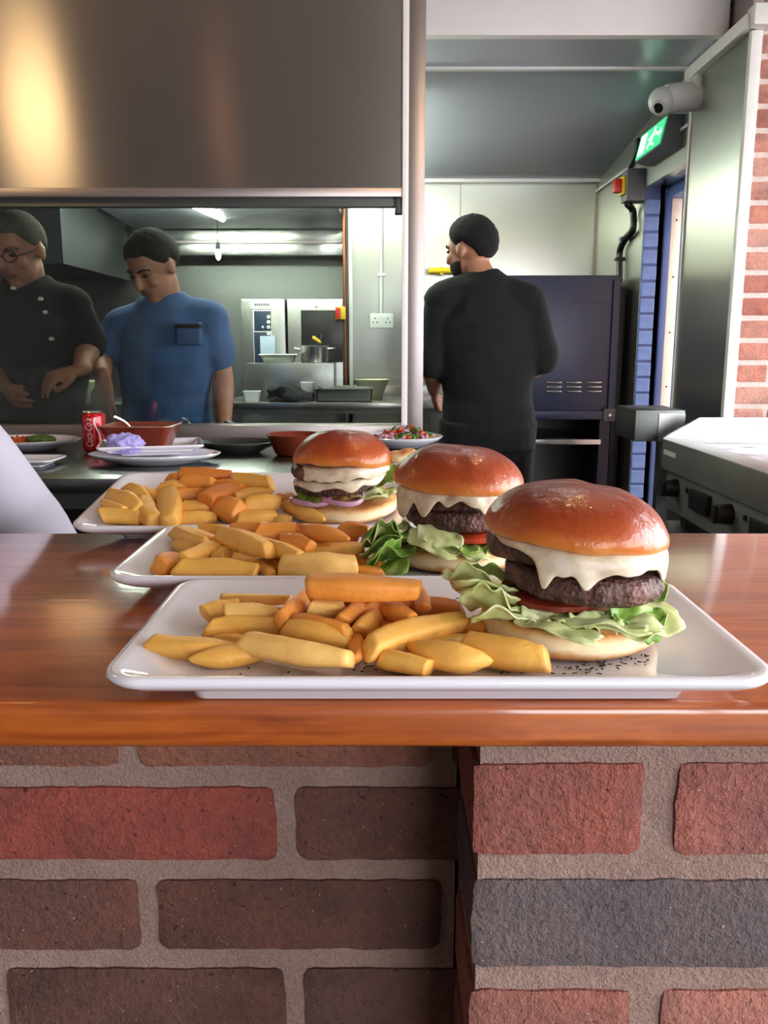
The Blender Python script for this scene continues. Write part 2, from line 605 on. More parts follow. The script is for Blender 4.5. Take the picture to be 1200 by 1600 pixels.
def apply_mods(bm, mods):
    me = bpy.data.meshes.new('tmp')
    bmesh.ops.recalc_face_normals(bm, faces=bm.faces)
    bm.to_mesh(me)
    bm.free()
    o = bpy.data.objects.new('tmp', me)
    C.objects.link(o)
    for typ, kw in mods:
        m = o.modifiers.new(typ, typ)
        for k, v in kw.items():
            setattr(m, k, v)
    dg = bpy.context.evaluated_depsgraph_get()
    dg.update()
    new = bpy.data.meshes.new_from_object(o.evaluated_get(dg))
    bpy.data.objects.remove(o)
    bpy.data.meshes.remove(me)
    new.materials.clear()
    return new

def struct(name, bm, mat, parent=None, label=None, cat=None, **kw):
    o = obj(name, bm, mat, parent, **kw)
    tag(o, label, cat, kind='structure')
    return o

def fn3(p, s=1.0, seed=0.0):
    return noise.noise(Vector((p[0] * s + seed, p[1] * s - seed * 1.7, p[2] * s + seed * 0.6)))

rng = random.Random(7)
CT = 1.052            # counter top height
PL = CT + 0.012       # plate well height

# ================================================================== SETTING
struct('floor', bx(-3.2, 2.6, -3.0, 6.0, -0.06, 0.0), 'floor_tile', label='dark tiled floor of the bar and kitchen', cat='floor')
struct('ground_outside', bx(-14, 16, -16, 12, -0.16, -0.07), 'paving', label='pale paving outside the building', cat='ground')
# dining side shell
struct('wall_left', bx(-3.2, -3.1, -3.0, 5.6, 0, 3.0), 'warm_plaster', label='warm plaster wall along the side of the bar', cat='wall')
struct('ceiling', bx(-3.2, 2.7, -3.0, 3.0, 3.0, 3.1), 'cream_ceiling', label='cream plaster ceiling over the bar', cat='ceiling')
w = struct('wall_rear', bx(-3.2, 0.5, -3.1, -3.0, 0, 3.0), 'warm_plaster', label='plaster wall beside the glazed shopfront', cat='wall')
obj('shopfront_head', bx(0.5, 2.6, -3.1, -3.0, 2.2, 3.0), 'warm_plaster', w)
obj('shopfront_stall', bx(0.5, 2.6, -3.1, -3.0, 0, 0.3), 'warm_plaster', w)
for x in (0.5, 1.5, 2.54):
    obj('mullion', bx(x, x + 0.06, -3.1, -3.0, 0.3, 2.2), 'navy', w)
w = struct('wall_right', bx(2.6, 2.7, -3.1, -1.7, 0, 3.0), 'warm_plaster', label='plaster wall with a wide side window', cat='wall')
obj('wall_panel', bx(2.6, 2.7, -1.7, 2.6, 0, 0.7), 'warm_plaster', w)
obj('wall_panel', bx(2.6, 2.7, -1.7, 2.6, 2.3, 3.0), 'warm_plaster', w)
obj('wall_panel', bx(2.6, 2.7, 2.6, 3.0, 0, 3.0), 'warm_plaster', w)

# ---------------- counter
XL, XR = -1.25, 1.35
YF, YB = 0.430, 0.859
bm = NB()
box(bm, XL, XR, YF, YB, CT - 0.026, CT, bev=0.006, seg=3)
counter = thing('bar_counter', 'varnished orange-brown pine bar counter top holding the three burger plates', 'counter', (0, 0, 0))
top = apply_mods(bm, [])
obj('wood_top', top, 'wood', counter)

# ---------------- brick wall under the counter
YP, YW = 0.457, 0.573
def brick_mesh(L, H, D, seed, n=(30, 9), amp=0.0012):
    """rough-faced brick, front face at y=0, centred in x and z"""
    bm = NB()
    nx, nz = n
    fr, bk = [], []
    for k in range(nz + 1):
        row = []
        for i in range(nx + 1):
            x, z = -L / 2 + L * i / nx, -H / 2 + H * k / nz
            e = (i in (0, nx)) or (k in (0, nz))
            p = Vector((x, 0, z))
            dx = fn3(p, 40, seed) * amp + fn3(p, 260, seed) * amp * 0.7
            dz = fn3(p, 40, seed + 9) * amp + fn3(p, 260, seed + 2) * amp * 0.8
            dy = fn3(p, 45, seed + 4) * amp * 0.6
            c = (i in (0, nx)) and (k in (0, nz))
            if e:
                dy += 0.002
            if c:
                x *= 0.985
                z *= 0.95
                dy += 0.0015
            row.append(bm.verts.new((x + dx, dy, z + dz)))
        fr.append(row)
    for k in range(nz):
        for i in range(nx):
            bm.faces.new((fr[k][i], fr[k][i + 1], fr[k + 1][i + 1], fr[k + 1][i]))
    loop = [fr[0][i] for i in range(nx)] + [fr[k][nx] for k in range(nz)] + [fr[nz][i] for i in range(nx, 0, -1)] + [fr[k][0] for k in range(nz, 0, -1)]
    back = [bm.verts.new((v.co.x, D, v.co.z)) for v in loop]
    m = len(loop)
    for i in range(m):
        j = (i + 1) % m
        bm.faces.new((loop[i], loop[j], back[j], back[i]))
    bm.faces.new(back[::-1])
    bmesh.ops.recalc_face_normals(bm, faces=bm.faces)
    me = bpy.data.meshes.new('brick')
    bm.to_mesh(me)
    bm.free()
    me.materials.append(M['brick'])
    for p in me.polygons:
        p.use_smooth = True
    me.set_sharp_from_angle(angle=0.9)
    return me

BL, BH, BD, MJ = 0.212, 0.0575, 0.1025, 0.015
stretchers = [brick_mesh(BL, BH, BD, 3.1 * i + 1) for i in range(4)]
headers = [brick_mesh(0.1025, BH, 0.1025, 5.3 * i + 2, (15, 9)) for i in range(3)]
def put_brick(parent, me, x, y, z, col, sx=1.0):
    o = bpy.data.objects.new('brick', me)
    C.objects.link(o)
    o.parent = parent
    o.location = (x, y, z)
    o.scale.x = sx
    c_ = lin(col)
    g_ = sum(c_[:3]) / 3
    c_ = [x * 0.84 + g_ * 0.16 for x in c_[:3]]
    o.color = (c_[0] * DARK, c_[1] * DARK, c_[2] * DARK, 1)
    return o
DARK = 1.15

pier_x0 = at(740, 1350, YP).x
wall = struct('wall_front', bx(XL, pier_x0, YW + 0.004, YW + 0.20, 0, CT - 0.027), 'mortar',
              label='dark weathered brick wall recessed under the bar counter', cat='wall')
pier = struct('wall_pier', bx(pier_x0 + 0.003, XR, YP + 0.004, YW + 0.20, 0, CT - 0.0265), 'mortar',
              label='lighter red brick pier standing forward under the bar counter', cat='wall')
# left wall: courses measured on the photograph
def zc(py, Y):
    return at(600, py, Y).z
left_courses = [   # (centre z, x of a joint's left edge px, colours right to left from that joint.., colours after)
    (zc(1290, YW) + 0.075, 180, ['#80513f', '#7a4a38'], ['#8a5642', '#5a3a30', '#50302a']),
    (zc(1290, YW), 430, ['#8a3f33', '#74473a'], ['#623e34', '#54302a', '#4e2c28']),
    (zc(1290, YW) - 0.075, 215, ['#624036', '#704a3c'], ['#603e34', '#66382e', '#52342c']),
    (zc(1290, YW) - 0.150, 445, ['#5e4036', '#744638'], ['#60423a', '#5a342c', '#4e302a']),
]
k = 0
for ci in range(8):
    if ci < len(left_courses):
        z, jx, lc, rc = left_courses[ci]
    else:
        z, jx, lc, rc = zc(1290, YW) - 0.075 * (ci - 1), (215, 440)[ci % 2], ['#6a4034', '#50382f'], ['#5a3a30', '#4a322c', '#54342c']
    py_ref = 1290 + 140 * (ci - 1)
    xj = at(jx, min(py_ref, 1600), YW).x
    x = xj - BL / 2
    i = 0
    while x > XL:
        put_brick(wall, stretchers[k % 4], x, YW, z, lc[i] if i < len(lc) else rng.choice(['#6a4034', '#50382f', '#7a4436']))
        x -= BL + MJ
        i += 1
        k += 1
    x = xj + MJ + BL / 2
    i = 0
    while x - BL / 2 < pier_x0:
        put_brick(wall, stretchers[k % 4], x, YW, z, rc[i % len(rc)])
        x += BL + MJ
        i += 1
        k += 1
# pier: header courses and stretcher courses in turn
z0 = zc(1268, YP)
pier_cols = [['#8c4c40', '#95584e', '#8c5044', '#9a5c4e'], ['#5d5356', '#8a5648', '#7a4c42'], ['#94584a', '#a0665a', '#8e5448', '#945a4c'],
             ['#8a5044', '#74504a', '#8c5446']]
for ci in range(7):
    z = z0 - 0.075 * ci
    cols = pier_cols[ci % 4]
    x = pier_x0
    if ci % 2 == 0:
        put_brick(pier, headers[ci % 3], x + 0.049, YP, z, cols[0], 0.96)
        x += 0.098 + 0.020
        i = 1
        while x < XR:
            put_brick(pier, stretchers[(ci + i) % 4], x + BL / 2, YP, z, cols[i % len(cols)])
            x += BL + MJ
            i += 1
    else:
        i = 0
        while x < XR:
            put_brick(pier, stretchers[(ci + i) % 4], x + BL / 2, YP, z, cols[i % len(cols)])
            x += BL + MJ
            i += 1

# ---------------- steel pass: frame, glass, panel
YG = 2.72
z_sill, z_bench = 0.995, 0.94
z_head = at(300, 310, YG).z
z_rail = at(300, 296, YG).z
x_p0, x_p1 = at(634, 480, YG - 0.03).x, at(662, 480, YG - 0.03).x
win = thing('window_1', 'wide glazed steel serving window between bar and kitchen', 'window')
tag(win, kind='structure')
obj('sill', bx(-3.1, x_p0, YG - 0.035, YG + 0.05, z_bench - 0.03, z_sill, bev=0.004), 'steel_frame', win)
obj('head_rail', bx(-3.1, x_p0, YG - 0.03, YG + 0.03, z_head, z_rail, bev=0.002), 'steel_frame', win)
obj('inner_head', bx(-3.1, x_p0, YG + 0.005, YG + 0.045, z_head - 0.022, z_head), 'steel_dark', win)
obj('post', bx(x_p0, x_p1, YG - 0.035, YG + 0.06, 0, 3.0, bev=0.002), 'steel_frame', win)
obj('edge_strip', bx(x_p0 - 0.012, x_p0 + 0.006, YG - 0.04, YG - 0.02, z_sill, 3.0, bev=0.001), 'white_trim', win)
obj('glass_pane', bx(-3.1, x_p0, YG + 0.012, YG + 0.018, z_sill, z_head), 'glass', win)
bm = NB()
a = at(617, 318, YG)
box(bm, a.x, x_p0, YG - 0.012, YG + 0.03, z_head - 0.045, z_head, bev=0.002)
obj('corner_bracket', bm, 'steel_dark', win)
# upper panel: gently rippled sheet
bm = NB()
nx, nz = 60, 24
x0, x1 = -3.1, x_p0
rows = []
for kz in range(nz + 1):
    row = []
    for i in range(nx + 1):
        x = x0 + (x1 - x0) * i / nx
        z = z_rail + (3.0 - z_rail) * kz / nz
        y = YG - 0.004 + 0.0022 * noise.noise(Vector((x * 1.3, z * 0.8, 3.3))) + 0.0010 * noise.noise(Vector((x * 4.2, z * 1.6, 8.1)))
        row.append(bm.verts.new((x, y, z)))
    rows.append(row)
for kz in range(nz):
    for i in range(nx):
        bm.faces.new((rows[kz][i], rows[kz][i + 1], rows[kz + 1][i + 1], rows[kz + 1][i]))
r = bmesh.ops.extrude_face_region(bm, geom=bm.faces[:])
for v in [g for g in r['geom'] if isinstance(g, bmesh.types.BMVert)]:
    v.co.y = YG + 0.05
struct('wall_panel', bm, 'steel_panel', label='large brushed steel panel above the serving window', cat='panel')

# ---------------- right opening: fascia, soffit, ceiling, walls
XW = 1.185
YN = 3.0
YFA = 3.2
z_fas = at(900, 58, YFA).z
struct('trim_1', bx(x_p1 - 0.2, XW - 0.012, YFA - 0.02, YFA + 0.02, z_fas, 3.0), 'white_paint', label='white painted fascia board above the kitchen doorway', cat='fascia')
zs = z_fas + 0.012
struct('trim_2', bx(x_p1 - 0.4, XW, YFA + 0.02, 3.53, z_fas + 0.004, z_fas + 0.02), 'steel_ceiling', label='narrow painted soffit behind the white fascia', cat='soffit')
struct('trim_3', bx(x_p1 - 0.4, XW, 3.53, 3.555, z_fas - 0.006, z_fas + 0.03, bev=0.003), 'white_trim', label='pale strip where soffit meets the steel ceiling', cat='trim')
# kitchen ceiling sheet sloping down to the back
zb = at(800, 283, 5.0).z
bm = NB()
pts = [(-3.1, 3.55, z_fas + 0.01), (XW, 3.55, z_fas + 0.01), (XW, 5.02, zb), (-3.1, 5.02, zb)]
q = [bm.verts.new(p) for p in pts] + [bm.verts.new((p[0], p[1], p[2] + 0.04)) for p in pts]
for f in ((0, 1, 2, 3), (7, 6, 5, 4), (0, 4, 5, 1), (1, 5, 6, 2), (2, 6, 7, 3), (3, 7, 4, 0)):
    bm.faces.new([q[i] for i in f])
struct('ceiling_kitchen', bm, 'steel_ceiling', label='grey sheet ceiling over the kitchen', cat='ceiling')
struct('ceiling_rear', bx(-3.1, XW + 0.1, 2.78, 5.6, z_fas + 0.12, z_fas + 0.2), 'steel_dark', label='roof deck over the kitchen', cat='ceiling')
struct('wall_back', bx(-0.20, XW + 0.02, 5.0, 5.06, 0, zb + 0.2), 'steel_wall', label='bright steel clad back wall of the kitchen', cat='wall')
struct('wall_alcove', bx(-3.2, -0.16, 5.45, 5.5, 0, zb + 0.3), 'steel_dark', label='dark steel wall behind the ovens', cat='wall')
struct('wall_return', bx(-0.21, -0.15, 5.06, 5.46, 0, zb + 0.2), 'steel_dark', label='short return wall beside the ovens', cat='wall')
# seams of the cladding
obj('seam', bx(0.42, 0.428, 4.997, 5.0, 0.9, zb), 'steel_frame', bpy.data.objects['wall_back'])
obj('seam', bx(XW - 0.012, XW, 4.985, 5.0, 0.9, zb), 'steel_frame', bpy.data.objects['wall_back'])
obj('coving', bx(-0.2, XW, 4.96, 5.0, zb - 0.012, zb + 0.012), 'white_trim', bpy.data.objects['wall_back'])
# right kitchen wall: panel, door opening, remainder
y_d0, y_d1 = 3.54, 4.10
z_dt = at(1003, 293, y_d1).z
wr = struct('wall_kitchen', bx(XW, XW + 0.10, y_d1, 5.05, 0, zb + 0.2), 'steel_wall', label='steel clad side wall beyond the kitchen door', cat='wall')
obj('wall_over_door', bx(XW, XW + 0.10, y_d0, y_d1, z_dt, z_fas + 0.1), 'steel_wall', wr)
obj('coving', bx(XW - 0.014, XW, y_d0, 5.0, at(1000, 245, 4.1).z - 0.004, at(1000, 245, 4.1).z + 0.008), 'white_trim', wr)
wp = struct('wall_pier_steel', bx(XW, XW + 0.04, YN + 0.012, y_d0, 0, z_fas), 'steel_wall', label='brushed steel cladding on the side of the brick pillar', cat='panel')
z_tp = at(1180, 48, YN).z
obj('corner_angle', bx(XW - 0.004, XW + 0.032, YN - 0.006, YN + 0.02, 0, z_tp, bev=0.001), 'white_trim', wp)
obj('end_strip', bx(XW - 0.006, XW + 0.004, y_d0 - 0.018, y_d0 + 0.004, 0, z_tp), 'white_trim', wp)
obj('top_rail', bx(XW - 0.03, XW + 0.01, YN - 0.02, y_d0 + 0.02, z_tp, z_tp + 0.045, bev=0.002), 'white_trim', wp)
obj('upper_panel', bx(XW - 0.004, XW + 0.03, YN, YFA + 0.05, z_tp + 0.045, 3.0), 'steel_frame', wp)
obj('top_shelf', bx(XW - 0.02, XW + 0.8, YN - 0.06, YN - 0.0, z_tp, z_tp + 0.062, bev=0.002), 'white_trim', wp)
# brick pillar, right
DARK = 1.0
wbk = struct('wall_pillar', bx(XW + 0.034, 2.6, YN + 0.004, YN + 0.30, 0, 3.0), 'mortar_pale', label='red brick pillar beside the steel clad doorway, coloured pale to look daylit', cat='wall')
row = 0
z = 0.62
daylit_cols = ['#c48474', '#bc7666', '#cc9080', '#b87060', '#c88674', '#d09a8a']  # brick colours raised so the pillar looks overexposed by daylight
while z < 2.98:
    x = XW + 0.036 + (BL / 2 if row % 2 == 0 else BL * 0.25)
    first = True
    while x - BL / 2 < 2.1:
        if row % 2 and first:
            put_brick(wbk, headers[row % 3], x - BL * 0.25 + 0.051, YN, z, rng.choice(daylit_cols))
            x += 0.1025 + MJ + BL / 2 - BL * 0.25
        else:
            put_brick(wbk, stretchers[row % 4], x, YN, z, rng.choice(daylit_cols))
            x += BL + MJ
        first = False
    z += 0.075
    row += 1

# ---------------- kitchen door opening: blue brick reveal, frame, board, outside wall
rev = struct('wall_reveal', bx(XW + 0.002, XW + 0.07, y_d1 - 0.006, y_d1 + 0.2, 0, z_dt), 'blue_frame', label='blue painted brick reveal of the kitchen door', cat='wall')
bb = bx(-0.034, 0.034, 0, 0.1, -0.0315, 0.0315, bev=0.005)
mb = bpy.data.meshes.new('brick')
bb.to_mesh(mb); bb.free()
mb.materials.append(M['blue_paint'])
z = 0.4
while z < z_dt - 0.03:
    o = bpy.data.objects.new('brick', mb)
    C.objects.link(o)
    o.parent = rev
    o.location = (XW + 0.036 + rng.uniform(-0.001, 0.001), y_d1 - 0.012 + rng.uniform(-0.001, 0.001), z)
    z += 0.073
door = thing('door_1', 'blue framed kitchen door standing open to daylight', 'door')
tag(door, kind='structure')
obj('jamb', bx(XW + 0.092, XW + 0.122, y_d1 - 0.02, y_d1 + 0.05, 0, z_dt, bev=0.003), 'blue_frame', door)
obj('jamb_stop', bx(XW + 0.07, XW + 0.092, y_d1 + 0.0, y_d1 + 0.05, 0, z_dt), 'navy_dark', door)
obj('door_head', bx(XW + 0.1, XW + 0.30, y_d0, y_d1, z_dt - 0.05, z_dt), 'blue_frame', door)
bm = bx(XW + 0.122, XW + 0.168, y_d1 - 0.02, y_d1 + 0.03, 0, z_dt - 0.05, bev=0.002)
brd = obj('timber_board', bm, 'timber', door)
for zz in (1.05, 1.3, 1.55, 1.8):
    s = NB()
    sweep(s, [(XW + 0.145, y_d1 - 0.024, zz), (XW + 0.145, y_d1 - 0.018, zz)], 0.004, 8, cap=False)
    obj('screw', s, 'black_hole', brd)
obj('outer_post', bx(XW + 0.168, XW + 0.2, y_d1 - 0.02, y_d1 + 0.04, 0, z_dt - 0.05, bev=0.003), 'blue_frame', door)
struct('wall_outside', bx(XW + 0.1, 4.6, 5.6, 5.7, -0.07, 3.2), 'ext_brick', label='brick wall seen through the open kitchen door', cat='wall')

# ---------------- extraction hood in the kitchen
hood = thing('extraction_hood', 'large steel extraction hood lit from inside over the ovens', 'hood')
zh0, zh1 = at(300, 300, 4.4).z, at(300, 360, 5.36).z
bm = NB()
hx0, hx1 = -1.55, -0.24
pts = [(hx0, 4.3, zh0 + 0.02), (hx1, 4.3, zh0 + 0.02), (hx1, 5.3, zh1), (hx0 + 0.08, 5.3, zh1)]
q = [bm.verts.new(p) for p in pts] + [bm.verts.new((p[0], p[1], p[2] + 0.05)) for p in pts]
for f in ((0, 1, 2, 3), (7, 6, 5, 4), (0, 4, 5, 1), (1, 5, 6, 2), (2, 6, 7, 3), (3, 7, 4, 0)):
    bm.faces.new([q[i] for i in f])
obj('canopy', bm, 'steel_ceiling', hood)
for (ya, yb, dy) in ((362, 378, 0.0), (380, 399, 0.05)):
    za, zb_ = at(300, ya, 5.3 - dy).z, at(300, yb, 5.3 - dy).z
    obj('fold_panel', bx(hx0 + 0.15, hx1, 5.3 - dy, 5.34, zb_, za + 0.01, bev=0.006), 'steel', hood)
obj('fold_lip', bx(hx0 + 0.15, hx1, 5.24, 5.30, at(300, 380, 5.3).z - 0.008, at(300, 380, 5.3).z + 0.008, bev=0.002), 'steel_frame', hood)
obj('hood_side', bx(hx0 - 1.4, hx0, 4.3, 5.4, at(100, 430, 5.0).z, zh0 + 0.1), simple('shade_toned_hood_sheet', '#2b2f31', 0.5, 0.3), hood)  # dark colour paints in the unlit look of the hood side
# fluorescent lights
def tube_light(name, label, p0, p1, hang=0.0):
    p0, p1 = Vector(p0), Vector(p1)
    d = (p1 - p0).normalized()
    t = thing(name, label, 'light', (p0 + p1) / 2)
    mid = (p0 + p1) / 2
    a, b = p0 - mid, p1 - mid
    bm = NB()
    up = Vector((0, 0, 1))
    sweep(bm, [a + up * 0.035, b + up * 0.035], (0.05, 0.02) and [(0.05, 0.02), (0.05, 0.02)], 8, cap=False, side=d.cross(up))
    obj('housing', bm, 'white_plastic', t)
    bm = NB()
    sweep(bm, [a + d * 0.02, b - d * 0.02], [0.019, 0.019], 10, cap=False)
    obj('tube', bm, 'tube_light', t)
    for e in (a, b):
        bm = NB()
        sweep(bm, [e - d * 0.004, e + d * 0.004], [0.022, 0.022], 10, cap=False)
        obj('lamp_holder', bm, 'white_plastic', t)
    if hang:
        for f in (0.15, 0.85):
            e = a.lerp(b, f)
            bm = NB()
            sweep(bm, [e + up * 0.05, e + up * hang], [0.004, 0.004], 6, cap=False)
            obj('hanger', bm, 'white_plastic', t)
    return t
zt = at(250, 330, 4.9).z
tube_light('fluorescent_light', 'glowing fluorescent tube under the extraction hood', at(285, 312, 4.55), at(348, 341, 5.05) )
tube_light('fluorescent_light', 'fluorescent tube running along the kitchen aisle ceiling', (-0.12, 3.9, z_fas - 0.16), (-0.12, 4.85, z_fas - 0.20), 0.12)
tube_light('fluorescent_light', 'fluorescent tube on the ceiling just behind the steel panel', (-1.25, 3.62, z_fas - 0.13), (0.08, 3.62, z_fas - 0.13), 0.135)
tube_light('fluorescent_light', 'added unseen fluorescent tube inside the near lip of the extraction hood', (-1.45, 4.42, zh0 - 0.03), (-0.5, 4.42, zh0 - 0.03), 0.06)  # added out of sight to brighten the canopy underside

# ================================================================== KITCHEN BENCH + THINGS ON IT
bench = thing('steel_bench', 'long stainless prep bench running below the serving window', 'bench', (0, 0, 0))
BX1 = 0.2
obj('bench_top', bx(-3.0, BX1, 1.95, YG - 0.036, z_bench - 0.035, z_bench, bev=0.004), 'steel_bench', bench)
obj('bench_apron', bx(-2.98, BX1 - 0.02, 1.97, 1.985, z_bench - 0.075, z_bench - 0.035), 'steel_dark', bench)
obj('bench_shade_sheet', bx(-2.98, BX1 - 0.02, 2.6, 2.62, 0.05, z_bench - 0.035), 'black_hole', bench)  # black sheet paints in the darkness below the bench
obj('bench_shelf', bx(-2.98, BX1 - 0.03, 2.0, 2.6, 0.3, 0.32), 'steel_dark', bench)
for x in (-2.9, -1.3, 0.13):
    for y in (2.0, 2.55):
        obj('leg', bx(x, x + 0.04, y, y + 0.04, 0, z_bench - 0.035), 'steel_dark', bench)

def oval_plate(name, label, loc, rx, ry, h=0.022, group=None, mat='porcelain'):
    bm = NB()
    prof = [(0.55, 0.0), (0.6, 0.003), (0.9, h * 0.7), (0.99, h), (1.0, h + 0.003), (0.97, h + 0.004), (0.88, h * 0.8), (0.7, 0.008), (0.4, 0.007)]
    lathe(bm, prof, 40, fn=lambda p, a, k: Vector((p.x * rx, p.y * ry, p.z)))
    o = obj(name, bm, mat, loc=loc)
    return tag(o, label, 'plate', group)

def rounded_loop(hw, hd, r, z, k=6, cx=0, cy=0):
    pts = []
    for (sx, sy, a0) in ((1, 1, 0), (-1, 1, 90), (-1, -1, 180), (1, -1, 270)):
        for i in range(k + 1):
            a = math.radians(a0 + 90 * i / k)
            pts.append(Vector((cx + sx * (hw - r) + r * math.cos(a), cy + sy * (hd - r) + r * math.sin(a), z)))
    # straight edges subdivided a little
    return pts

def rect_plate_mesh(w, d, r, fx, fy, h=0.0215, well=0.012):
    hw, hd = w / 2, d / 2
    prof = [(fx + 0.004, fy + 0.002, 0.0), (fx, fy, 0.001), (fx - 0.002, fy - 0.002, 0.006), (0.012, 0.010, h - 0.0105),
            (0.003, 0.003, h - 0.0065), (0.0, 0.0, h - 0.003), (0.001, 0.001, h - 0.0006), (0.004, 0.004, h),
            (0.009, 0.008, h - 0.0012), (0.026, 0.018, well + 0.0028), (0.045, 0.028, well + 0.0004), (0.06, 0.04, well)]
    bm = NB()
    rings = []
    for ix, iy, z in prof:
        rr = max(r - min(ix, iy) * 0.8, 0.008)
        rings.append([bm.verts.new(p) for p in rounded_loop(hw - ix, hd - iy, rr, z, 8)])
    ring_faces(bm, rings)
    bm.faces.new(rings[0][::-1])
    bm.faces.new(rings[-1])
    return bm

# food heap helper for small things
def heap(name, n, rx, ry, h, size, mat, parent, seed):
    r_ = random.Random(seed)
    bm = NB()
    for _ in range(n):
        a, q = r_.uniform(0, 6.28), math.sqrt(r_.random())
        c = (rx * q * math.cos(a), ry * q * math.sin(a), 0.008 + h * (1 - q * q) * r_.uniform(0.3, 1))
        s = size * r_.uniform(0.6, 1.3)
        mat_ = Matrix.Translation(c) @ Matrix.Rotation(r_.uniform(0, 6), 4, Vector((r_.random(), r_.random(), r_.random())).normalized()) @ Matrix.Diagonal((s, s * 0.6, s * 0.35, 1))
        bmesh.ops.create_icosphere(bm, subdivisions=1, radius=1, matrix=mat_)
    return obj(name, bm, mat, parent, angle=None)

zb0 = z_bench + 0.001
# oval plate with tomato rice
p = onz(38, 702, zb0)
oval_plate('oval_plate', 'white oval plate of orange rice on the steel bench', (p.x, p.y, zb0), 0.165, 0.12, 0.028)
rice = thing('rice_portion', 'heap of orange tomato rice with green garnish on oval plate', 'food', (p.x, p.y, zb0 + 0.006))
rr = heap('rice', 500, 0.105, 0.07, 0.022, 0.008, 'rice', rice, 3)
tag(rr, kind='stuff')
bm = NB()
ellipsoid(bm, (0.06, -0.02, 0.026), (0.045, 0.03, 0.014))
obj('garnish', remesh(bm, 0.005, 2), 'salad_green', rice)
# rectangular empty plate
p = onz(45, 727, zb0)
o = obj('rectangular_plate', rect_plate_mesh(0.20, 0.13, 0.02, 0.03, 0.02, 0.02, 0.011), 'porcelain', loc=(p.x - 0.02, p.y, zb0))
tag(o, 'empty white rectangular plate at the edge of the steel bench', 'plate')
# drink can
p = onz(149, 706, zb0)
can = thing('drink_can', 'red drink can standing on the steel bench', 'can', (p.x, p.y, zb0))
R = 0.033
bm = lathe(NB(), [(0.024, 0.0), (0.026, 0.002), (0.031, 0.008), (R, 0.014), (R, 0.100), (0.031, 0.107), (0.0275, 0.112)], 36)
obj('body', bm, 'can_red', can)
bm = lathe(NB(), [(0.0275, 0.1115), (0.0285, 0.1135), (0.0275, 0.1155), (0.0260, 0.1150), (0.0245, 0.1120), (0.01, 0.1122)], 32)
obj('lid', bm, 'aluminium', can)
bm = box(NB(), -0.008, 0.010, -0.006, 0.006, 0.1135, 0.1175, bev=0.001)
obj('ring_pull', bm, 'aluminium', can)
# lettering wrapped round the can
def text_mesh(body, size, shear=0.0):
    cu = bpy.data.curves.new('t', 'FONT')
    cu.body = body
    cu.size = size
    cu.shear = shear
    cu.align_x, cu.align_y = 'CENTER', 'CENTER'
    cu.resolution_u = 3
    o = bpy.data.objects.new('t', cu)
    C.objects.link(o)
    dg = bpy.context.evaluated_depsgraph_get()
    dg.update()
    me = bpy.data.meshes.new_from_object(o.evaluated_get(dg))
    bpy.data.objects.remove(o)
    bpy.data.curves.remove(cu)
    me.materials.clear()
    return me
me = text_mesh('Coca-Cola', 0.024, 0.3)
for v in me.vertices:          # text runs up the can: x -> z, y -> around
    s, t_ = v.co.x, v.co.y
    ang = -math.pi / 2 - 0.1 - t_ / R * 1.25
    v.co = (math.cos(ang) * (R + 0.0004), math.sin(ang) * (R + 0.0004), 0.057 + s * 0.78)
obj('lettering', me, simple('can_white', '#e8d8d8', 0.4), can, smooth=False)
bm = NB()
sw = []
for i in range(22):
    t_ = i / 21
    ang = -math.pi / 2 + 0.62 + 0.22 * math.sin(t_ * 5.5)
    sw.append([bm.verts.new((math.cos(ang + o_) * (R + 0.0005), math.sin(ang + o_) * (R + 0.0005), 0.014 + 0.086 * t_)) for o_ in (-0.05, 0.07)])
for a_, b_ in zip(sw[:-1], sw[1:]):
    bm.faces.new((a_[0], a_[1], b_[1], b_[0]))
obj('wave_band', bm, 'white_plastic', can)

# stacked plates with terracotta dish, napkin, spoon
p = onz(228, 722, zb0)
oval_plate('oval_plate', 'white oval plate underneath the angular plate with terracotta dish', (p.x + 0.03, p.y - 0.02, zb0), 0.17, 0.11, 0.024)
o = obj('angular_plate', rect_plate_mesh(0.27, 0.20, 0.012, 0.06, 0.05, 0.03, 0.010), 'porcelain', loc=(p.x, p.y + 0.06, zb0 + 0.016))
o.rotation_euler = (0, 0, math.radians(14))
tag(o, 'white angular plate carrying a terracotta dish and crumpled napkin', 'plate')
zd = zb0 + 0.028
td = thing('terracotta_dish', 'square brown terracotta dish on the angular plate', 'dish', (p.x - 0.03, p.y + 0.085, zd))
bm = NB()
rings = []
for hw, hd, r_, z in ((0.065, 0.055, 0.012, 0.0), (0.069, 0.058, 0.014, 0.004), (0.092, 0.078, 0.02, 0.055), (0.097, 0.082, 0.022, 0.062), (0.092, 0.077, 0.02, 0.064), (0.087, 0.073, 0.018, 0.056), (0.064, 0.054, 0.012, 0.010)):
    rings.append([bm.verts.new(q) for q in rounded_loop(hw, hd, r_, z, 4)])
ring_faces(bm, rings)
bm.faces.new(rings[0][::-1])
bm.faces.new(rings[-1])
obj('dish_body', bm, 'terracotta', td)
def spoon(name, label, tip, handle_end, parent=None, mat='aluminium'):
    tip, he = Vector(tip), Vector(handle_end)
    d = (he - tip)
    s = thing(name, label, 'spoon', tip)
    bm = NB()
    ellipsoid(bm, d.normalized() * 0.02, (0.018, 0.026, 0.006), (d.normalized().cross(Vector((0, 0, 1))).normalized(), d.normalized(), Vector((0, 0, 1))))
    obj('bowl', bm, mat, s)
    bm = NB()
    sweep(bm, smooth_path([d.normalized() * 0.04, d * 0.6 + Vector((0, 0, 0.008)), d], 4), [(0.004, 0.0025)] * 9, 8)
    obj('handle', bm, mat, s)
    return s
